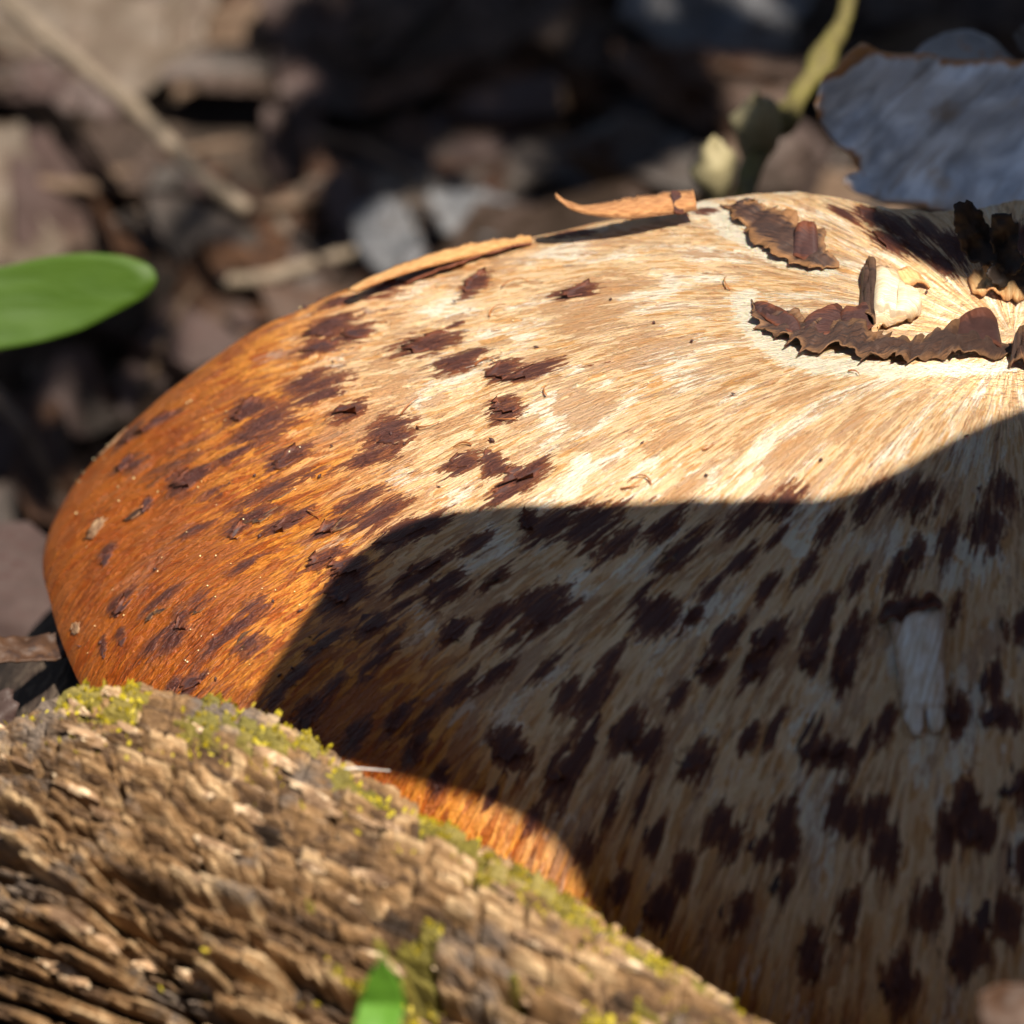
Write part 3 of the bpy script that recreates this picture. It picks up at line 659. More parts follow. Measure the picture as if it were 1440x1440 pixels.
def moss_field(a, ph):
    f = fbm(a*0.9+4, ph*LR*0.9, 3, 44)
    crest = np.exp(-((ph-0.10)/0.20)**2)
    left = np.exp(-((a-1.3)/1.7)**2)*np.exp(-((ph-0.15)/0.30)**2)*1.5
    spots = sstep(0.56, 0.66, fbm(a*0.8+30, ph*LR*0.8, 2, 47))*0.8*sstep(3.5, 6, a)
    g = sstep(0.40, 0.55, fbm(a*1.7+14, ph*LR*1.7, 3, 48))
    return np.clip(crest*(0.55+0.6*f)+left*1.5+spots*1.3, 0, 1)*g
log = empty('mossy_log', LOG_A-LOG_N*LR*1.5+LOG_D*5, 'weathered rotten log with yellow green moss along its top in the foreground', 'log')
def make_log():
    a = np.linspace(-3.5, 13.5, 900); ph = np.radians(np.concatenate([np.linspace(-110, -32, 40)[:-1], np.linspace(-32, 108, 620), np.linspace(108, 250, 60)[1:-1]]))
    A, PH = np.meshgrid(a, ph, indexing='ij'); V, idd, ide = log_surface(A, PH)
    n, m = A.shape; i = np.arange(n*m).reshape(n, m); j = np.roll(i, -1, 1)
    F = np.stack([i[:-1], j[:-1], j[1:], i[1:]], -1).reshape(-1, 4)
    F = F.tolist()+[i[-1].tolist()]
    mo = moss_field(A, PH)
    W_ = V-LOG_A; lp = np.stack([W_@LOG_D, (W_@LOG_N)*-0.8+(W_@LOG_B)*0.6+0.11*(W_@LOG_D), (W_@LOG_N)*0.6+(W_@LOG_B)*0.8], -1)
    o = mesh_obj('wood', V.reshape(-1, 3), F, M_wood, None, True, {'block': idd.ravel(), 'chip': ide.ravel(), 'moss': mo.ravel(), 'lp': lp.reshape(-1, 3)})
    adopt(o, log)
make_log()
# loose splinters lying on the weathered side, each one a piece of its own
M_chip = flat_material('splinter', (0.10, 0.055, 0.028), (0.34, 0.21, 0.115), 0.75, 1.4, 0.08, 0.3, (0.56, 0.41, 0.26), aniso=(1, 1, 1))
chips = []
for v in range(7):
    nx = 7; V = []; L = rng.uniform(0.3, 0.75); W = rng.uniform(0.035, 0.075); H = rng.uniform(0.03, 0.055)
    for k in range(nx):
        t = k/(nx-1); e = (1-abs(2*t-1)**3)*0.7+0.3
        for (sx, sy) in ((-1, -1), (1, -1), (1.0, 0.7), (0, 1.15), (-0.9, 0.6)):
            V.append(((t-0.5)*L+rng.uniform(-.06, .06), sx*W*e*rng.uniform(.6, 1.3), sy*H*e*rng.uniform(.5, 1.4)))
    F = [(k*5+q, k*5+(q+1) % 5, (k+1)*5+(q+1) % 5, (k+1)*5+q) for k in range(nx-1) for q in range(5)]+[(0, 1, 2, 3, 4)[::-1], tuple(30+q for q in range(5))]
    me = bpy.data.meshes.new('splinter'); me.from_pydata((np.array(V)*U).tolist(), [], F); me.materials.append(M_chip)
    chips.append(me)
for k in range(240):
    a = np.array(rng.uniform(-1.2, 11.5)); ph = np.array(rng.uniform(0.30, 1.75))
    if abs(a+0.1) < 1.3 and abs(ph-1.13) < 0.25: continue
    P, _, _ = log_surface(a, ph); rad = math.cos(ph)*LOG_N+math.sin(ph)*LOG_B; tan_ = np.cross(rad, LOG_D)
    tw = rng.normal(0, 0.10); d = LOG_D*math.cos(tw)+tan_*math.sin(tw); t2 = np.cross(rad, d)
    s = rng.uniform(0.55, 1.15)
    o = bpy.data.objects.new('splinter', chips[k % 7]); link(o)
    M = Matrix(((d[0], t2[0], rad[0], 0), (d[1], t2[1], rad[1], 0), (d[2], t2[2], rad[2], 0), (0, 0, 0, 1)))
    o.matrix_world = Matrix.Translation(Vector((P+rad*0.07)*U)) @ M @ Matrix.Scale(s, 4)
    mw = o.matrix_world.copy(); o.parent = log; o.matrix_parent_inverse = Matrix.Translation(-log.location); o.matrix_basis = mw
# moss shoots
def make_moss():
    V = []; F = []; N_ = 90000
    a = rng.uniform(-1.7, 12.8, N_); ph = rng.uniform(-0.5, 1.5, N_)
    f = moss_field(a, ph); keep = rng.uniform(0, 1, N_) < f*1.0; a = a[keep]; ph = ph[keep]
    clump = fbm(a*4, ph*LR*4, 2, 3); k = clump > 0.42; a = a[k]; ph = ph[k]; clump = clump[k]
    P, _, _ = log_surface(a, ph)
    for i in range(len(a)):
        rad = math.cos(ph[i])*LOG_N+math.sin(ph[i])*LOG_B
        d = rad+rng.normal(0, 0.55, 3); d /= np.linalg.norm(d); L = rng.uniform(0.03, 0.08)*(0.5+1.2*clump[i])
        s = np.cross(d, rng.normal(0, 1, 3)); s /= np.linalg.norm(s); w = rng.uniform(0.014, 0.028)
        b = len(V); p = P[i]
        V += [p-s*w*0.6, p+s*w*0.6, p+d*L*0.55+s*w, p+d*L*0.55-s*w, p+d*L]
        F += [(b, b+1, b+2, b+3), (b+3, b+2, b+4)]
    n = N('moss_green'); o = n.obj(); q = n.noise(o, 1.3, 3, 0.6)
    col = n.ramp(q, [(0.35, (0.18, 0.13, 0.010)), (0.5, (0.42, 0.32, 0.010)), (0.65, (0.66, 0.54, 0.035))])
    n.set(Base_Color=col, Roughness=0.6)
    t = n.t.nodes.new('ShaderNodeBsdfTranslucent'); n.inp(t.inputs[0], col); mx = n.t.nodes.new('ShaderNodeMixShader'); mx.inputs[0].default_value = 0.35
    n.t.links.new(n.b.outputs[0], mx.inputs[1]); n.t.links.new(t.outputs[0], mx.inputs[2]); n.t.links.new(mx.outputs[0], n.t.nodes['Material Output'].inputs[0])
    o = mesh_obj('moss', V, F, n.m); adopt(o, log); o['kind'] = 'stuff'
    return len(a)
print('moss', make_moss())

# ------------------------------------------------------------------ leaves and twigs
def outline_leaf(name, pts, center, normal, mat, label, cat='leaf', curl=0.3, wob=0.15, thick=0.03, group=None, rings=9, n=72, rib=None, fold=0.0, jag=0.04, seed=None):
    """a leaf whose outline was read off the photograph; it lies on the plane through CENTER with NORMAL, bent by curl, wob and fold"""
    nr = np.array(normal, float); nr /= np.linalg.norm(nr); c = np.array(center, float)
    P = []
    for (x, y) in pts:
        r = ray(x, y); P.append(CAM+((c-CAM)@nr)/(r@nr)*r)
    P = np.array(P); P = np.vstack([P, P[:1]]); d = np.r_[0, np.cumsum(np.linalg.norm(np.diff(P, axis=0), axis=1))]
    t = np.linspace(0, d[-1], n+1)[:-1]; P = np.stack([np.interp(t, d, P[:, k]) for k in range(3)], -1)
    for _ in range(1): P = 0.5*P+0.25*np.roll(P, 1, 0)+0.25*np.roll(P, -1, 0)
    cc = P.mean(0); sz = np.linalg.norm(P-cc, axis=1).mean(); s0 = (seed if seed is not None else rng.uniform(0, 99))
    P = P+(P-cc)/sz*(jag*sz*(vnoise(np.arange(n)*0.7+s0, np.zeros(n), 3)-0.5)[:, None])
    ax = np.cross(nr, RT); ax /= np.linalg.norm(ax)+1e-9; bx = np.cross(ax, nr)
    V = []; LP = []; ED = []
    for k in range(rings+1):
        f = k/rings
        for i in range(n if k else 1):
            p = cc+(P[i]-cc)*f; u = (p-cc)@bx; v = (p-cc)@ax
            h = curl*sz*((u/sz)**2*0.6+(v/sz)**2*0.4)*0.5+wob*sz*(float(fbm(np.array(u/sz*1.3+s0), np.array(v/sz*1.3), 3, 12))-0.5)*1.6+fold*abs(v)
            V.append(p+nr*h); LP.append(((u+v)*0.7, (u-v)*0.7, 0)); ED.append(f)
    F = [(0, 1+i, 1+(i+1) % n) for i in range(n)]
    for k in range(1, rings):
        a = 1+(k-1)*n; b = 1+k*n; F += [(a+i, b+i, b+(i+1) % n, a+(i+1) % n) for i in range(n)]
    o = mesh_obj(name, V, F, mat, None, True, {'lp': np.array(LP), 'edge': np.array(ED)})
    m = o.modifiers.new('thickness', 'SOLIDIFY'); m.thickness = thick*U; m.offset = 0
    if label: thing(o, label, cat, group)
    return o
def leaf_mat(name, c1, c2, c3=None, rough=0.6, trans=0.15, spec=0.3, scale=0.9): return flat_material(name, c1, c2, rough, scale, 0.06, spec, c3, trans)
L_tan = leaf_mat('leaf_tan', (0.085, 0.062, 0.043), (0.145, 0.11, 0.082), (0.09, 0.06, 0.045))
L_mauve = leaf_mat('leaf_mauve', (0.044, 0.026, 0.021), (0.078, 0.052, 0.045), (0.06, 0.035, 0.03))
L_brown = leaf_mat('leaf_brown', (0.036, 0.017, 0.009), (0.085, 0.041, 0.021), (0.035, 0.018, 0.012))
L_dark = leaf_mat('leaf_dark', (0.024, 0.015, 0.010), (0.048, 0.031, 0.022), (0.08, 0.055, 0.045), 0.55)
L_pale = leaf_mat('leaf_pale', (0.085, 0.085, 0.088), (0.14, 0.14, 0.148), (0.06, 0.048, 0.04), 0.5)
L_grey = leaf_mat('leaf_grey', (0.034, 0.026, 0.021), (0.070, 0.055, 0.046), (0.06, 0.043, 0.035))
L_twig = flat_material('twig_bark', (0.13, 0.098, 0.066), (0.20, 0.155, 0.112), 0.75, 2, 0.06)
L_twigd = flat_material('twig_dark', (0.07, 0.042, 0.025), (0.12, 0.078, 0.05), 0.75, 2, 0.06)

def on_ground(px, py, up=0.6):
    q = at_z(px, py, -5.0)
    for _ in range(25): q = 0.5*q+0.5*at_z(px, py, float(ground_z(q[0], q[1]))+up)
    return q
def cen(pts, up):
    a = np.array(pts, float); x = (a[:, 0].min()+a[:, 0].max())/2; y = (a[:, 1].min()+a[:, 1].max())/2
    return on_ground(x, y, up)

BG = [
 ('dead_leaf', [(-60,-60),(330,-80),(310,20),(270,90),(215,150),(150,160),(95,110),(20,60),(-60,60)], 1.2, (.1,-.5,.8), L_tan, 'blurred pale tan leaf in the top left corner crossed by the twig'),
 ('dead_leaf', [(365,-40),(505,-60),(500,40),(470,110),(450,180),(415,235),(395,180),(375,90)], 1.3, (.3,-.6,.7), L_mauve, 'mauve brown pointed leaf hanging down at the top beside a black gap'),
 ('dead_leaf', [(500,-60),(880,-80),(870,60),(790,150),(700,215),(600,190),(530,120),(500,40)], 0.6, (-.1,-.7,.6), L_dark, 'broad dark brown leaf at the top centre of the picture'),
 ('dead_leaf', [(868,10),(900,-60),(1150,-60),(1135,30),(1110,75),(1020,62),(930,72),(880,50)], 2.2, (.1,-.3,.9), L_pale, 'whitish leaf at the top edge left of the mossy yellow stem'),
 ('dead_leaf', [(850,70),(960,66),(1080,72),(1135,95),(1110,150),(1060,200),(980,180),(900,140),(850,110)], 1.4, (.2,-.6,.6), L_brown, 'rusty brown leaf just under the whitish leaf at the top'),
 ('dead_leaf', [(590,330),(600,255),(680,230),(760,200),(850,185),(930,205),(985,235),(980,300),(900,360),(700,380)], 1.0, (.0,-.3,.9), L_grey, 'wide grey brown leaf right behind the highest part of the mushroom rim'),
 ('dead_leaf', [(500,300),(525,275),(565,280),(590,330),(605,370),(570,400),(520,380),(498,340)], 1.8, (-.2,-.3,.9), L_pale, 'small bluish white leaf behind the rear rim of the mushroom'),
 ('dead_leaf', [(600,275),(650,262),(720,275),(740,320),(690,345),(620,330)], 1.7, (.2,-.3,.9), L_pale, 'whitish oval leaf between the small bluish leaf and the loose strip'),
 ('dead_leaf', [(-60,190),(30,180),(55,240),(60,300),(100,350),(60,400),(-60,420)], 1.5, (.1,-.4,.8), L_tan, 'tan leaf at the left edge above the green leaf'),
 ('dead_leaf', [(215,240),(260,225),(270,290),(230,330),(190,370),(150,360),(140,330),(190,290)], 1.3, (-.1,-.3,.9), L_grey, 'grey leaf with a raised corner left of the diagonal twig'),
 ('dead_leaf', [(20,100),(60,80),(110,120),(150,140),(180,190),(170,240),(110,230),(60,180)], 0.6, (.3,-.3,.8), L_mauve, 'purplish leaf below the pale corner leaf at the left'),
 ('dead_leaf', [(375,130),(440,110),(450,170),(420,250),(385,270),(370,200)], 0.5, (.3,-.4,.8), L_mauve, 'narrow mauve leaf beneath the hanging pointed leaf'),
 ('dead_leaf', [(545,175),(580,160),(610,190),(600,215),(560,215)], 1.2, (-.1,-.5,.8), L_brown, 'little brown leaf tip at the lower edge of the broad dark leaf'),
 ('dead_leaf', [(330,270),(420,262),(520,262),(515,300),(460,330),(380,345),(340,320)], 1.0, (.1,-.3,.9), L_brown, 'reddish brown leaf where the diagonal twig ends'),
 ('dead_leaf', [(320,420),(370,400),(450,395),(440,430),(390,470),(335,470),(318,445)], 0.9, (.1,-.2,.9), L_mauve, 'mauve grey leaf close behind the left slope of the mushroom'),
 ('dead_leaf', [(-60,500),(60,480),(190,470),(215,500),(190,560),(130,600),(60,610),(-60,560)], 1.0, (.2,-.4,.9), L_grey, 'grey leaf directly below the green leaf'),
 ('dead_leaf', [(-60,760),(20,735),(70,745),(75,800),(60,860),(20,880),(-60,860)], 0.7, (.3,-.4,.8), L_grey, 'pale grey leaf at the left edge beside the mushroom margin'),
 ('dead_leaf', [(-60,905),(30,895),(90,890),(110,915),(80,935),(0,935),(-60,940)], 0.8, (.2,-.3,.9), L_brown, 'brown leaf strip left of the mushroom above the log'),
 ('dead_leaf', [(-50,985),(10,970),(22,1010),(15,1060),(-50,1090)], 0.9, (.4,-.4,.8), L_mauve, 'pinkish brown leaf at the left edge beside the log end'),
 ('dead_leaf', [(1190,-60),(1380,-70),(1470,-40),(1480,60),(1400,50),(1300,30),(1210,40)], 0.6, (.1,-.4,.8), L_dark, 'nearly black leaf in the top right corner'),
]
for (nm, pts, up, nr, mat, lab) in BG:
    outline_leaf(nm, pts, cen(pts, up), nr, mat, lab, 'dead leaf', curl=rng.uniform(0.25, 0.6), wob=0.5, jag=0.16)

# the big blue grey leaf at the upper right
def blue_leaf_material():
    n = N('leaf_blue_grey'); o = n.obj(); e = n.attr('edge'); lp = n.attr('lp', 'Vector')
    st = n.noise(n.vm('MULTIPLY', n.vm('ADD', lp, n.vm('SCALE', n.noise(lp, 0.6, 2, 0.5, color=True), sc=1.2)), (0.9, 2.6, 1)), 1, 4, 0.6)
    q = n.noise(o, 0.7, 4, 0.6); v = n.noise(n.vm('MULTIPLY', lp, (0.5, 6, 1)), 1, 3, 0.6)
    col = n.mix(n.sm(st, 0.36, 0.62), (0.38, 0.44, 0.52), (0.80, 0.88, 0.96))
    col = n.mix(n.ma('MULTIPLY', n.sm(q, 0.52, 0.64), 0.7), col, (0.42, 0.30, 0.18))
    col = n.mix(n.ma('MULTIPLY', n.sm(v, 0.42, 0.34), 0.5), col, (0.22, 0.17, 0.13))
    col = n.mix(n.sm(n.ma('ADD', e, n.ma('MULTIPLY', n.ma('SUBTRACT', st, 0.5), 0.5)), 0.93, 1.02), col, (0.42, 0.20, 0.07))
    n.set(Base_Color=col, Roughness=0.4, Normal=n.bump(n.ma('ADD', st, n.ma('MULTIPLY', v, 0.5)), 0.12, 0.8)); return n.m
M_blue = blue_leaf_material()
c = at(1320, 190, 53.5)
outline_leaf('curled_leaf', [(1138,138),(1152,110),(1176,82),(1205,60),(1230,76),(1290,80),(1360,84),(1440,86),(1560,90),(1570,330),(1440,345),(1385,335),(1340,302),(1290,292),(1235,286),(1205,280),(1178,246),(1215,255),(1206,232),(1180,200),(1155,168)],
             c, (.25,-.75,.6), M_blue, 'large blue grey leaf with a brown edge standing behind the mushroom at the upper right', 'dead leaf', curl=0.45, wob=0.45, n=120, jag=0.05, rings=16)
outline_leaf('curled_leaf', [(1270,90),(1300,60),(1330,45),(1362,40),(1390,50),(1430,88),(1410,110),(1330,110)], at(1340, 80, 54.5), (.1,-.8,.5), leaf_mat('leaf_fold', (0.24, 0.26, 0.28), (0.36, 0.38, 0.40), (0.3, 0.14, 0.05), 0.4),
             'pointed brown and grey leaf tip rising behind the large blue grey leaf', 'dead leaf', curl=0.3, wob=0.2, jag=0.05)
outline_leaf('curled_leaf', [(1424,50),(1440,34),(1480,40),(1480,90),(1436,72)], at(1450, 60, 54), (.1,-.8,.5), L_pale, 'small whitish leaf corner at the right edge near the top', 'dead leaf')
# dark ragged lumps on the shaded rear of the cap
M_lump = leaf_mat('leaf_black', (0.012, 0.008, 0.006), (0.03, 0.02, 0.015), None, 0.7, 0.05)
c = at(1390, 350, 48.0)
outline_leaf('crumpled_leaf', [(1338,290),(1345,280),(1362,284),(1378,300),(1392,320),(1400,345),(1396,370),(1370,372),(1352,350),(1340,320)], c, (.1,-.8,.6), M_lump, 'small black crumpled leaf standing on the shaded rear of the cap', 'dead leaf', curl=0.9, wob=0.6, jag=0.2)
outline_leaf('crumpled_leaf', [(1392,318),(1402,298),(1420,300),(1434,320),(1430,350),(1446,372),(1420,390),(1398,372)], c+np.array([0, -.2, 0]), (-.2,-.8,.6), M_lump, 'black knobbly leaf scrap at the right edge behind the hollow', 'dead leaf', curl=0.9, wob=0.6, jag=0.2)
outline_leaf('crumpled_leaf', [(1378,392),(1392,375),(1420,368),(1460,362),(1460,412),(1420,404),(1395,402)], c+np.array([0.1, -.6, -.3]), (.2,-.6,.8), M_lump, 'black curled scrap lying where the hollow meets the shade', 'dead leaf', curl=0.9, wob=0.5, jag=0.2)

# green leaf on the left
def green_mat(name, a, b, tr=0.35):
    n = N(name); o = n.obj(); q = n.noise(n.vm('MULTIPLY', o, (0.6, 5, 5)), 1, 3, 0.5); col = n.mix(q, a, b)
    n.set(Base_Color=col, Roughness=0.62, Normal=n.bump(q, 0.05, 0.6))
    t = n.t.nodes.new('ShaderNodeBsdfTranslucent'); n.inp(t.inputs[0], n.mix(0.3, col, (0.25, 0.5, 0.02))); mx = n.t.nodes.new('ShaderNodeMixShader'); mx.inputs[0].default_value = tr
    n.t.links.new(n.b.outputs[0], mx.inputs[1]); n.t.links.new(t.outputs[0], mx.inputs[2]); n.t.links.new(mx.outputs[0], n.t.nodes['Material Output'].inputs[0])
    return n.m
GP = [(-330,470),(-200,410),(-80,385),(0,378),(60,364),(120,358),(180,362),(218,376),(232,395),(215,415),(170,440),(110,468),(50,484),(0,492),(-120,510),(-250,500)]
groot = empty('green_leaf', on_ground(-150, 700, 0), 'smooth bright green leaf entering from the left edge above the mushroom', 'green leaf')
gl = outline_leaf('blade', GP, at(60, 425, 56), (-.1,-.75,.65), green_mat('green_leaf_skin', (0.038, 0.085, 0.002), (0.062, 0.125, 0.004)), None, wob=0.06, curl=0.2, fold=0.12, jag=0.01, n=90)
adopt(gl, groot)
V, F = tube([at(-200, 470, 56.2), at(-280, 520, 57), at(-340, 640, 61)], np.array([0.06, 0.07, 0.08]), 8)
adopt(mesh_obj('leaf_stalk', V, F, green_mat('green_rib', (0.06, 0.12, 0.01), (0.08, 0.16, 0.015))), groot)
# grass blade before the log
BP = [(496,1480),(500,1440),(508,1400),(524,1365),(538,1340),(547,1316),(553,1340),(566,1372),(570,1400),(566,1440),(560,1490)]
outline_leaf('grass_blade', BP, at(535, 1400, 38.2), (-.2,-.9,.4), green_mat('grass_green', (0.07, 0.20, 0.010), (0.15, 0.33, 0.03)), 'short bright green blade sticking up in front of the log', 'grass blade', curl=0.3, wob=0.12, fold=0.4, thick=0.02, jag=0.06)
# pale scrap in the lower right corner
outline_leaf('dead_leaf', [(1372,1400),(1395,1385),(1430,1382),(1500,1390),(1500,1500),(1400,1500),(1376,1440)], at(1430, 1440, 37.5), (.1,-.7,.7), L_brown, 'blurred brown leaf tip in the bottom right corner before the mushroom', 'dead leaf', wob=0.3)

def twig(name, pts, r0, r1, mat, label, cat='twig', knots=()):
    P = np.array([p if len(p) == 3 and not isinstance(p, tuple) else at(*p) for p in pts]); n = 40
    d = np.r_[0, np.cumsum(np.linalg.norm(np.diff(P, axis=0), axis=1))]; t = np.linspace(0, d[-1], n)
    Q = np.stack([np.interp(t, d, P[:, k]) for k in range(3)], -1)
    for _ in range(3): Q[1:-1] = 0.5*Q[1:-1]+0.25*Q[:-2]+0.25*Q[2:]
    rad = np.linspace(r0, r1, n)*(1+0.25*(vnoise(np.arange(n)*0.6+rng.uniform(0, 50), np.zeros(n), 4)-0.5))
    for (f, amp) in knots: rad += amp*np.exp(-((np.linspace(0, 1, n)-f)/0.04)**2)
    V, F = tube(Q+0.06*(np.stack([vnoise(np.arange(n)*0.3+k*9, np.zeros(n), 8) for k in range(3)], -1)-0.5), rad, 12)
    return thing(mesh_obj(name, V, F, mat), label, cat)
def gd(px, py, up): q = on_ground(px, py, up); return (px, py, float(project(q)[2]))
twig('twig', [gd(-30, -30, 3.8), gd(90, 70, 4.2), gd(190, 155, 4.4), gd(290, 255, 4.4), gd(350, 295, 4.0)], 0.17, 0.14, L_twig, 'pale straight twig running diagonally down from the top left corner', knots=((.25, .04), (.6, .03)))
twig('twig', [gd(345, 292, 1.4), gd(420, 285, 1.3), gd(520, 285, 1.0)], 0.13, 0.08, L_twigd, 'brown twig lying level where the diagonal twig ends')
twig('twig', [gd(30, 255, 1.6), gd(110, 262, 1.6), gd(220, 275, 1.2)], 0.14, 0.10, L_twigd, 'short level brown twig above the green leaf')
twig('twig', [gd(310, 395, 1.6), gd(370, 392, 1.7), gd(430, 375, 1.7), gd(510, 348, 1.5)], 0.15, 0.10, L_twig, 'tan bent twig close behind the rear left rim of the mushroom')
twig('twig', [gd(-20, 540, 2.0), gd(30, 600, 2.0), gd(80, 690, 1.2)], 0.14, 0.10, L_twigd, 'brown twig slanting down at the left margin of the mushroom')
twig('twig', [gd(440, 190, 1.2), gd(510, 205, 1.2), gd(590, 250, 0.9)], 0.12, 0.07, L_twigd, 'dark brown twig in the black gap below the broad dark leaf')
twig('twig', [gd(200, 560, 1.4), gd(225, 490, 1.6), gd(260, 420, 1.6), gd(300, 370, 1.4)], 0.10, 0.08, L_twigd, 'thin brown twig rising behind the upper left of the mushroom')
twig('twig', [gd(262, 215, .9), gd(305, 205, 1.0), gd(340, 200, .8)], 0.12, 0.07, L_twigd, 'stub of a brown twig just right of the diagonal twig')
# yellow mossy stem with two pale buds
M_stem = flat_material('stem_yellow', (0.075, 0.060, 0.018), (0.135, 0.11, 0.035), 0.7, 2, 0.1, 0.3, (0.12, 0.11, 0.02))
M_bud = flat_material('bud_pale', (0.17, 0.14, 0.07), (0.26, 0.22, 0.12), 0.7, 1, 0.05)
sroot = empty('mossy_sapling', on_ground(1050, 300, 0), 'yellow green mossy stem with two pale buds leading up from the rear rim', 'sapling')
o = twig('stalk', [at(1215, -60, 60), at(1180, 40, 60), at(1155, 90, 59.6), at(1115, 150, 59), at(1080, 190, 58.4), at(1050, 250, 57.5), at(1040, 300, 56.5)], 0.14, 0.17, M_stem, '', '', ((.3, .1), (.55, .12)))
del o['label']; del o['category']; adopt(o, sroot)
def blob(name, c, r, mat, root):
    V = []; F = []; a = 10; b = 16
    for i in range(a+1):
        for j in range(b):
            t = math.pi*i/a; p = 2*math.pi*j/b; k = 1+0.6*(float(vnoise(np.array(i*0.6+c[0]), np.array(j*0.5), 3))-0.5)
            V.append(c+np.array([math.sin(t)*math.cos(p)*r[0], math.sin(t)*math.sin(p)*r[1], math.cos(t)*r[2]])*k)
    F = [(i*b+j, i*b+(j+1) % b, (i+1)*b+(j+1) % b, (i+1)*b+j) for i in range(a) for j in range(b)]
    adopt(mesh_obj(name, V, F, mat), root)
blob('bud', at(1062, 178, 58), (0.36, 0.34, 0.54), M_bud, sroot); blob('bud', at(1003, 238, 57), (0.32, 0.3, 0.5), M_bud, sroot)
# thin white hair lying on the log
V, F = tube([at(462, 1083, 43.0), at(500, 1080, 43.1), at(548, 1084, 43.3)], 0.012, 6)
thing(mesh_obj('plant_hair', V, F, flat_material('hair_white', (0.42, 0.38, 0.34), (0.5, 0.46, 0.42), 0.5)), 'thin white plant hair sticking out level from the log crest', 'plant hair')

# litter that nobody could count
def make_litter():
    V = []; F = []; MI = []
    mats = [L_grey, L_mauve, L_brown, L_dark, L_tan, L_twigd]
    n = 1500
    for k in range(n):
        y = rng.uniform(-14, 46); x = rng.uniform(-34, 26); big = rng.uniform(1.0, 3.5)
        if k < 500: x = rng.uniform(-16, 6); y = rng.uniform(3, 26)
        z = float(ground_z(np.array(x), np.array(y)))+rng.uniform(0.05, 0.7)
        if math.hypot(x, y) < 14 and z > -5.2: continue
        if project(np.array([x, y, z]))[2] < 54: continue
        a = rng.uniform(0, 6.28); M = Matrix.Rotation(a, 3, 'Z') @ Matrix.Rotation(rng.normal(0, 0.45), 3, 'X') @ Matrix.Rotation(rng.normal(0, 0.35), 3, 'Y')
        M = np.array(M); b = len(V); nu, nv = 7, 4; asp = rng.uniform(0.22, 0.62); cu = rng.uniform(-0.5, 0.9); s0 = rng.uniform(0, 99)
        for i in range(nu+1):
            t = i/nu; w = math.sin(math.pi*min(1, t*0.97+0.03))**0.7*asp*(0.75+0.5*float(vnoise(np.array(t*6+s0), np.array(0.), 2)))
            for j in range(nv+1):
                s = j/nv*2-1; p = np.array([(t-0.5)*2, s*w, cu*(s*s*w*0.8+0.3*(t-0.5)**2)+0.12*math.sin(t*5+s0)])*big
                V.append(M@p+np.array([x, y, z]))
        F += [(b+i*5+j, b+(i+1)*5+j, b+(i+1)*5+j+1, b+i*5+j+1) for i in range(nu) for j in range(nv)]; MI += [int(rng.choice([0, 1, 2, 3, 4, 5], p=[.06, .20, .28, .34, .04, .08]))]*(nu*nv)
    o = mesh_obj('leaf_litter', V, F, mats[0])
    for m in mats[1:]: o.data.materials.append(m)
    o.data.polygons.foreach_set('material_index', MI); o['kind'] = 'stuff'
make_litter()

# ------------------------------------------------------------------ what casts the shade: unseen slabs added above, shaped to throw it
def shade_slab(name, pts, t_fn, mat, thick, edge=True, n=160):
    """a solid tier whose near outline throws the shadow edge seen on the cap"""
    P = []
    for (x, y) in pts:
        q = cap_hit(x, y, edge=False) if y > 284 or y < -900 else at(x, y, 53.2); P.append(q+SUN*t_fn(q))
    P = np.array(P); pr = np.array([project(p)[:2] for p in P])
    inside = (pr[:, 0] > -20) & (pr[:, 0] < 1460) & (pr[:, 1] > -20) & (pr[:, 1] < 1460)
    print(name, 'in frame:', int(inside.sum()), 'z', P[:, 2].min().round(1), P[:, 2].max().round(1), 'y max', pr[:, 1].max().round())
    P = np.vstack([P, P[:1]]); d = np.r_[0, np.cumsum(np.linalg.norm(np.diff(P, axis=0), axis=1))]; t = np.linspace(0, d[-1], n+1)[:-1]
    P = np.stack([np.interp(t, d, P[:, k]) for k in range(3)], -1); P = 0.5*P+0.25*np.roll(P, 1, 0)+0.25*np.roll(P, -1, 0)
    cc = P.mean(0); V = []
    R = 10
    for side in (0, 1):
        for k in range(R+1):
            f = k/R
            for i in range(n):
                p = cc+(P[i]-cc)*f; V.append(p+SUN*(thick*math.sqrt(max(0, 1-f**4))*(1 if side else 0)))
    F = []
    for side in (0, 1):
        b = side*(R+1)*n
        for k in range(R): F += [(b+k*n+i, b+(k+1)*n+i, b+(k+1)*n+(i+1) % n, b+k*n+(i+1) % n) for i in range(n)]
    return mesh_obj(name, V, F, mat)
S1 = [(330,1012),(352,988),(385,930),(430,862),(480,792),(520,757),(600,724),(680,713),(760,708),(850,712),(930,705),(1010,701),(1100,703),(1175,706),(1205,692),(1250,668),(1300,640),(1340,615),(1400,590),(1440,573),(1600,520),(1900,440),(2300,500),
      (2400,1000),(2600,1800),(2500,2500),(1700,2500),(1350,1900),(1220,1640),(1050,1520),(900,1400),(835,1310),(805,1230),(785,1180),(724,1152),(680,1128),(600,1108),(500,1078),(420,1060)]
def t1(q): return 17.0+0.95*max(0, -q[1]-1)
up = shade_slab('upper_cap', S1, t1, flat_material('upper_cap_skin', (0.5, 0.3, 0.12), (0.3, 0.14, 0.05), 0.6, 0.6, 0.05), 1.4)
thing(up, 'upper tier of bracket mushroom growing above the right of the frame', 'mushroom')  # added slab, outlined by the shadow edge and widened to block sky
S2 = [(1190,284),(1215,315),(1250,345),(1300,374),(1350,396),(1400,412),(1440,424),(1600,440),(1900,300),(1900,-100),(1500,-200),(1210,-190),(1160,-60),(1130,80),(1136,190)]
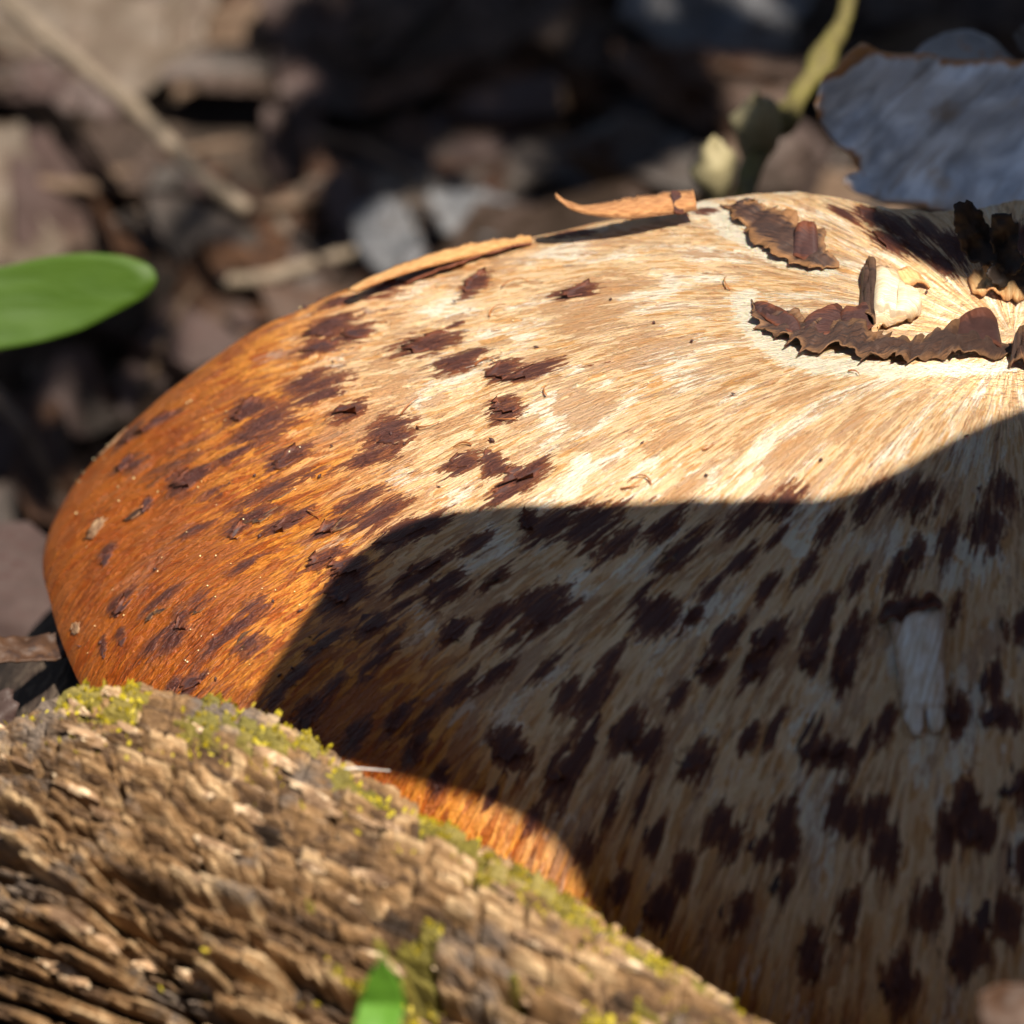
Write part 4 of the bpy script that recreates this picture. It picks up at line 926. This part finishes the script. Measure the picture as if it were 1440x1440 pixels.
def t2(q): return 26.0
o = shade_slab('bark_slab', S2, t2, flat_material('bark_dark', (0.06, 0.04, 0.03), (0.15, 0.1, 0.07), 0.9, 0.6, 0.3), 1.2)
thing(o, 'slab of loose bark leaning over the rear right of the mushroom', 'bark')  # added slab, outlined to shade the rear of the cap

# unseen leafy shoot added overhead, its leaves set to shade the litter
shoot = empty('overhanging_shoot', at_z(700, 100, -8)+SUN*60, 'leafy shoot hanging over the litter behind the mushroom', 'branch')
lv = []
for v in range(3):
    V = []; nu, nv = 9, 4
    for i in range(nu+1):
        t = i/nu; w = math.sin(math.pi*t)**0.7*0.42
        for j in range(nv+1):
            q = j/nv*2-1; V.append(((t-0.5)*2, q*w, 0.15*q*q+0.12*math.sin(t*4+v)))
    F = [(i*5+j, (i+1)*5+j, (i+1)*5+j+1, i*5+j+1) for i in range(nu) for j in range(nv)]
    me = bpy.data.meshes.new('leaf'); me.from_pydata((np.array(V)*U).tolist(), [], F); me.materials.append(bpy.data.materials['green_leaf_skin']); lv.append(me)
T = [(430, 60, 3), (450, 330, 3), (330, 350, 2), (140, 290, 3), (60, 640, 2), (100, 520, 3), (760, 40, 3), (820, 280, 3), (560, 260, 2), (230, 200, 3), (60, 170, 2), (930, 160, 3), (1010, 120, 2), (620, 60, 6), (760, 120, 4), (560, 170, 4), (420, 190, 3), (420, 140, 3), (880, 150, 3), (700, 200, 4), (480, 90, 3), (950, 120, 3), (30, 690, 3), (20, 630, 3), (60, 560, 2), (20, 960, 4), (60, 420, 2), (150, 560, 3), (560, 30, 3), (860, 230, 3), (400, 330, 2), (480, 360, 3), (40, 330, 2), (820, 20, 4)]
tips = []
KEEP = [(60, 425, 56, 2.2), (180, 410, 56, 2.0), (60, 45, 74, 2.2), (130, 105, 74, 2.2), (200, 165, 74, 2.2), (260, 220, 74, 2.2), (330, 280, 74, 2.0), (1062, 178, 58, 1.9), (1003, 238, 57, 1.7), (1130, 120, 59, 1.5)]
for (px, py, k) in T:
    for q in range(k):
        g = on_ground(px+rng.normal(0, 38), py+rng.normal(0, 30), 0.5); p = g+SUN*rng.uniform(52, 66)
        x, y, d = project(p)
        if d > 0 and -40 < x < 1480 and y > -40: continue
        fall = p-SUN*((p[2]+2.5)/SUN[2])
        if math.hypot(fall[0], fall[1]) < float(R_of(math.atan2(fall[1], fall[0])))+1.2: continue
        clear = False
        for (kx, ky, kd, kr) in KEEP:
            c = at(kx, ky, kd); w_ = p-c; clear |= np.linalg.norm(w_-SUN*(w_@SUN)) < kr
        if clear: continue
        o = bpy.data.objects.new('leaf', lv[q % 3]); link(o)
        mw = Matrix.Translation(Vector(p*U)) @ Matrix.Rotation(rng.uniform(0, 6.28), 4, 'Z') @ Matrix.Rotation(rng.normal(0, 0.5), 4, 'X') @ Matrix.Scale(rng.uniform(0.9, 1.9), 4)
        o.parent = shoot; o.matrix_parent_inverse = Matrix.Translation(-shoot.location); o.matrix_basis = mw; tips.append(p)
hub = np.mean(tips, 0)+np.array([0, 0, 3.0])
V = []; F = []
for p in tips[::2]:
    m_ = (hub+p)/2+np.array([0, 0, 1.5]); v, f = tube([hub, m_, p], np.array([0.16, 0.1, 0.05]), 5); b = len(V); V += list(v); F += [tuple(b+i for i in q) for q in f]
v, f = tube([hub, hub+np.array([20, 10, 12]), hub+np.array([60, 20, 20])], np.array([0.3, 0.6, 1.2]), 8); b = len(V); V += list(v); F += [tuple(b+i for i in q) for q in f]
adopt(mesh_obj('twigs', V, F, L_twigd), shoot)
print('leaves', len(tips), 'hub', project(hub))

# a standing trunk added out of view on the right to block sky
def make_added_trunk():
    n = 64; H = np.concatenate([np.linspace(-9, 6, 20), np.linspace(8, 260, 40)]); V = []
    for h in H:
        for k in range(n):
            t = 2*math.pi*k/n; rr = 11.5+5*math.exp(-max(0, h+9)/7)-h*0.008+0.9*(float(fbm(np.array(math.cos(t)*3+5), np.array(math.sin(t)*3+h*0.06), 3, 8))-0.5)*2
            V.append((26+rr*math.cos(t), 5+rr*math.sin(t), h))
    F = [(i*n+k, i*n+(k+1) % n, (i+1)*n+(k+1) % n, (i+1)*n+k) for i in range(len(H)-1) for k in range(n)]
    r_ = empty('tree', (26, 5, -6), 'standing grey brown tree trunk just right of the mushroom', 'tree')
    adopt(mesh_obj('trunk', V, F, flat_material('trunk_bark', (0.07, 0.05, 0.035), (0.16, 0.12, 0.09), 0.9, 0.5, 0.5, aniso=(1, 1, 0.2))), r_)
make_added_trunk()
def make_added_crown():  # unseen leaves added to dim the sky, with a gap for the sun
    r_ = bpy.data.objects['tree']; V = []; F = []
    while len(V) < 4*900:
        d = rng.normal(0, 1, 3); d /= np.linalg.norm(d); p = np.array([40, 20, 420])+d*rng.uniform(0.5, 1)**0.5*np.array([420, 420, 210])
        if p[2] < 170: continue
        w_ = p-np.array([-5, 6, -3]); t = w_@SUN
        if t > 0 and np.linalg.norm(w_-SUN*t) < 75: continue
        a = rng.normal(0, 1, 3); a[2] *= 0.5; a /= np.linalg.norm(a); c = np.cross(a, rng.normal(0, 1, 3)); c /= np.linalg.norm(c); L = rng.uniform(12, 26); b = len(V)
        V += [p-a*L, p+c*L*0.45, p+a*L, p-c*L*0.45]; F.append((b, b+1, b+2, b+3))
    o = mesh_obj('crown', V, F, flat_material('crown_leaf', (0.03, 0.05, 0.012), (0.06, 0.08, 0.02), 0.7, 0.05, 0.0), None, False); adopt(o, r_); o['kind'] = 'stuff'
make_added_crown()

# a thick fallen trunk added behind the camera to block the front sky
def make_added_fallen():
    n = 48; V = []; X_ = np.linspace(-260, 220, 70)
    for x in X_:
        for k in range(n):
            t = 2*math.pi*k/n; rr = 42+3*(float(fbm(np.array(x*0.02), np.array(math.cos(t)*2+9), 3, 4))-0.5)*2+1.5*math.sin(5*t+x*0.03)
            V.append((x, -112+0.06*x+rr*math.cos(t), 30+rr*math.sin(t)))
    F = [(i*n+k, i*n+(k+1) % n, (i+1)*n+(k+1) % n, (i+1)*n+k) for i in range(len(X_)-1) for k in range(n)]
    F += [tuple(range(n))[::-1], tuple((len(X_)-1)*n+k for k in range(n))]
    r_ = empty('fallen_tree', (0, -112, -8), 'thick fallen tree trunk lying on the near side of the mushroom', 'fallen tree')
    adopt(mesh_obj('trunk', V, F, bpy.data.materials['trunk_bark']), r_)
make_added_fallen()
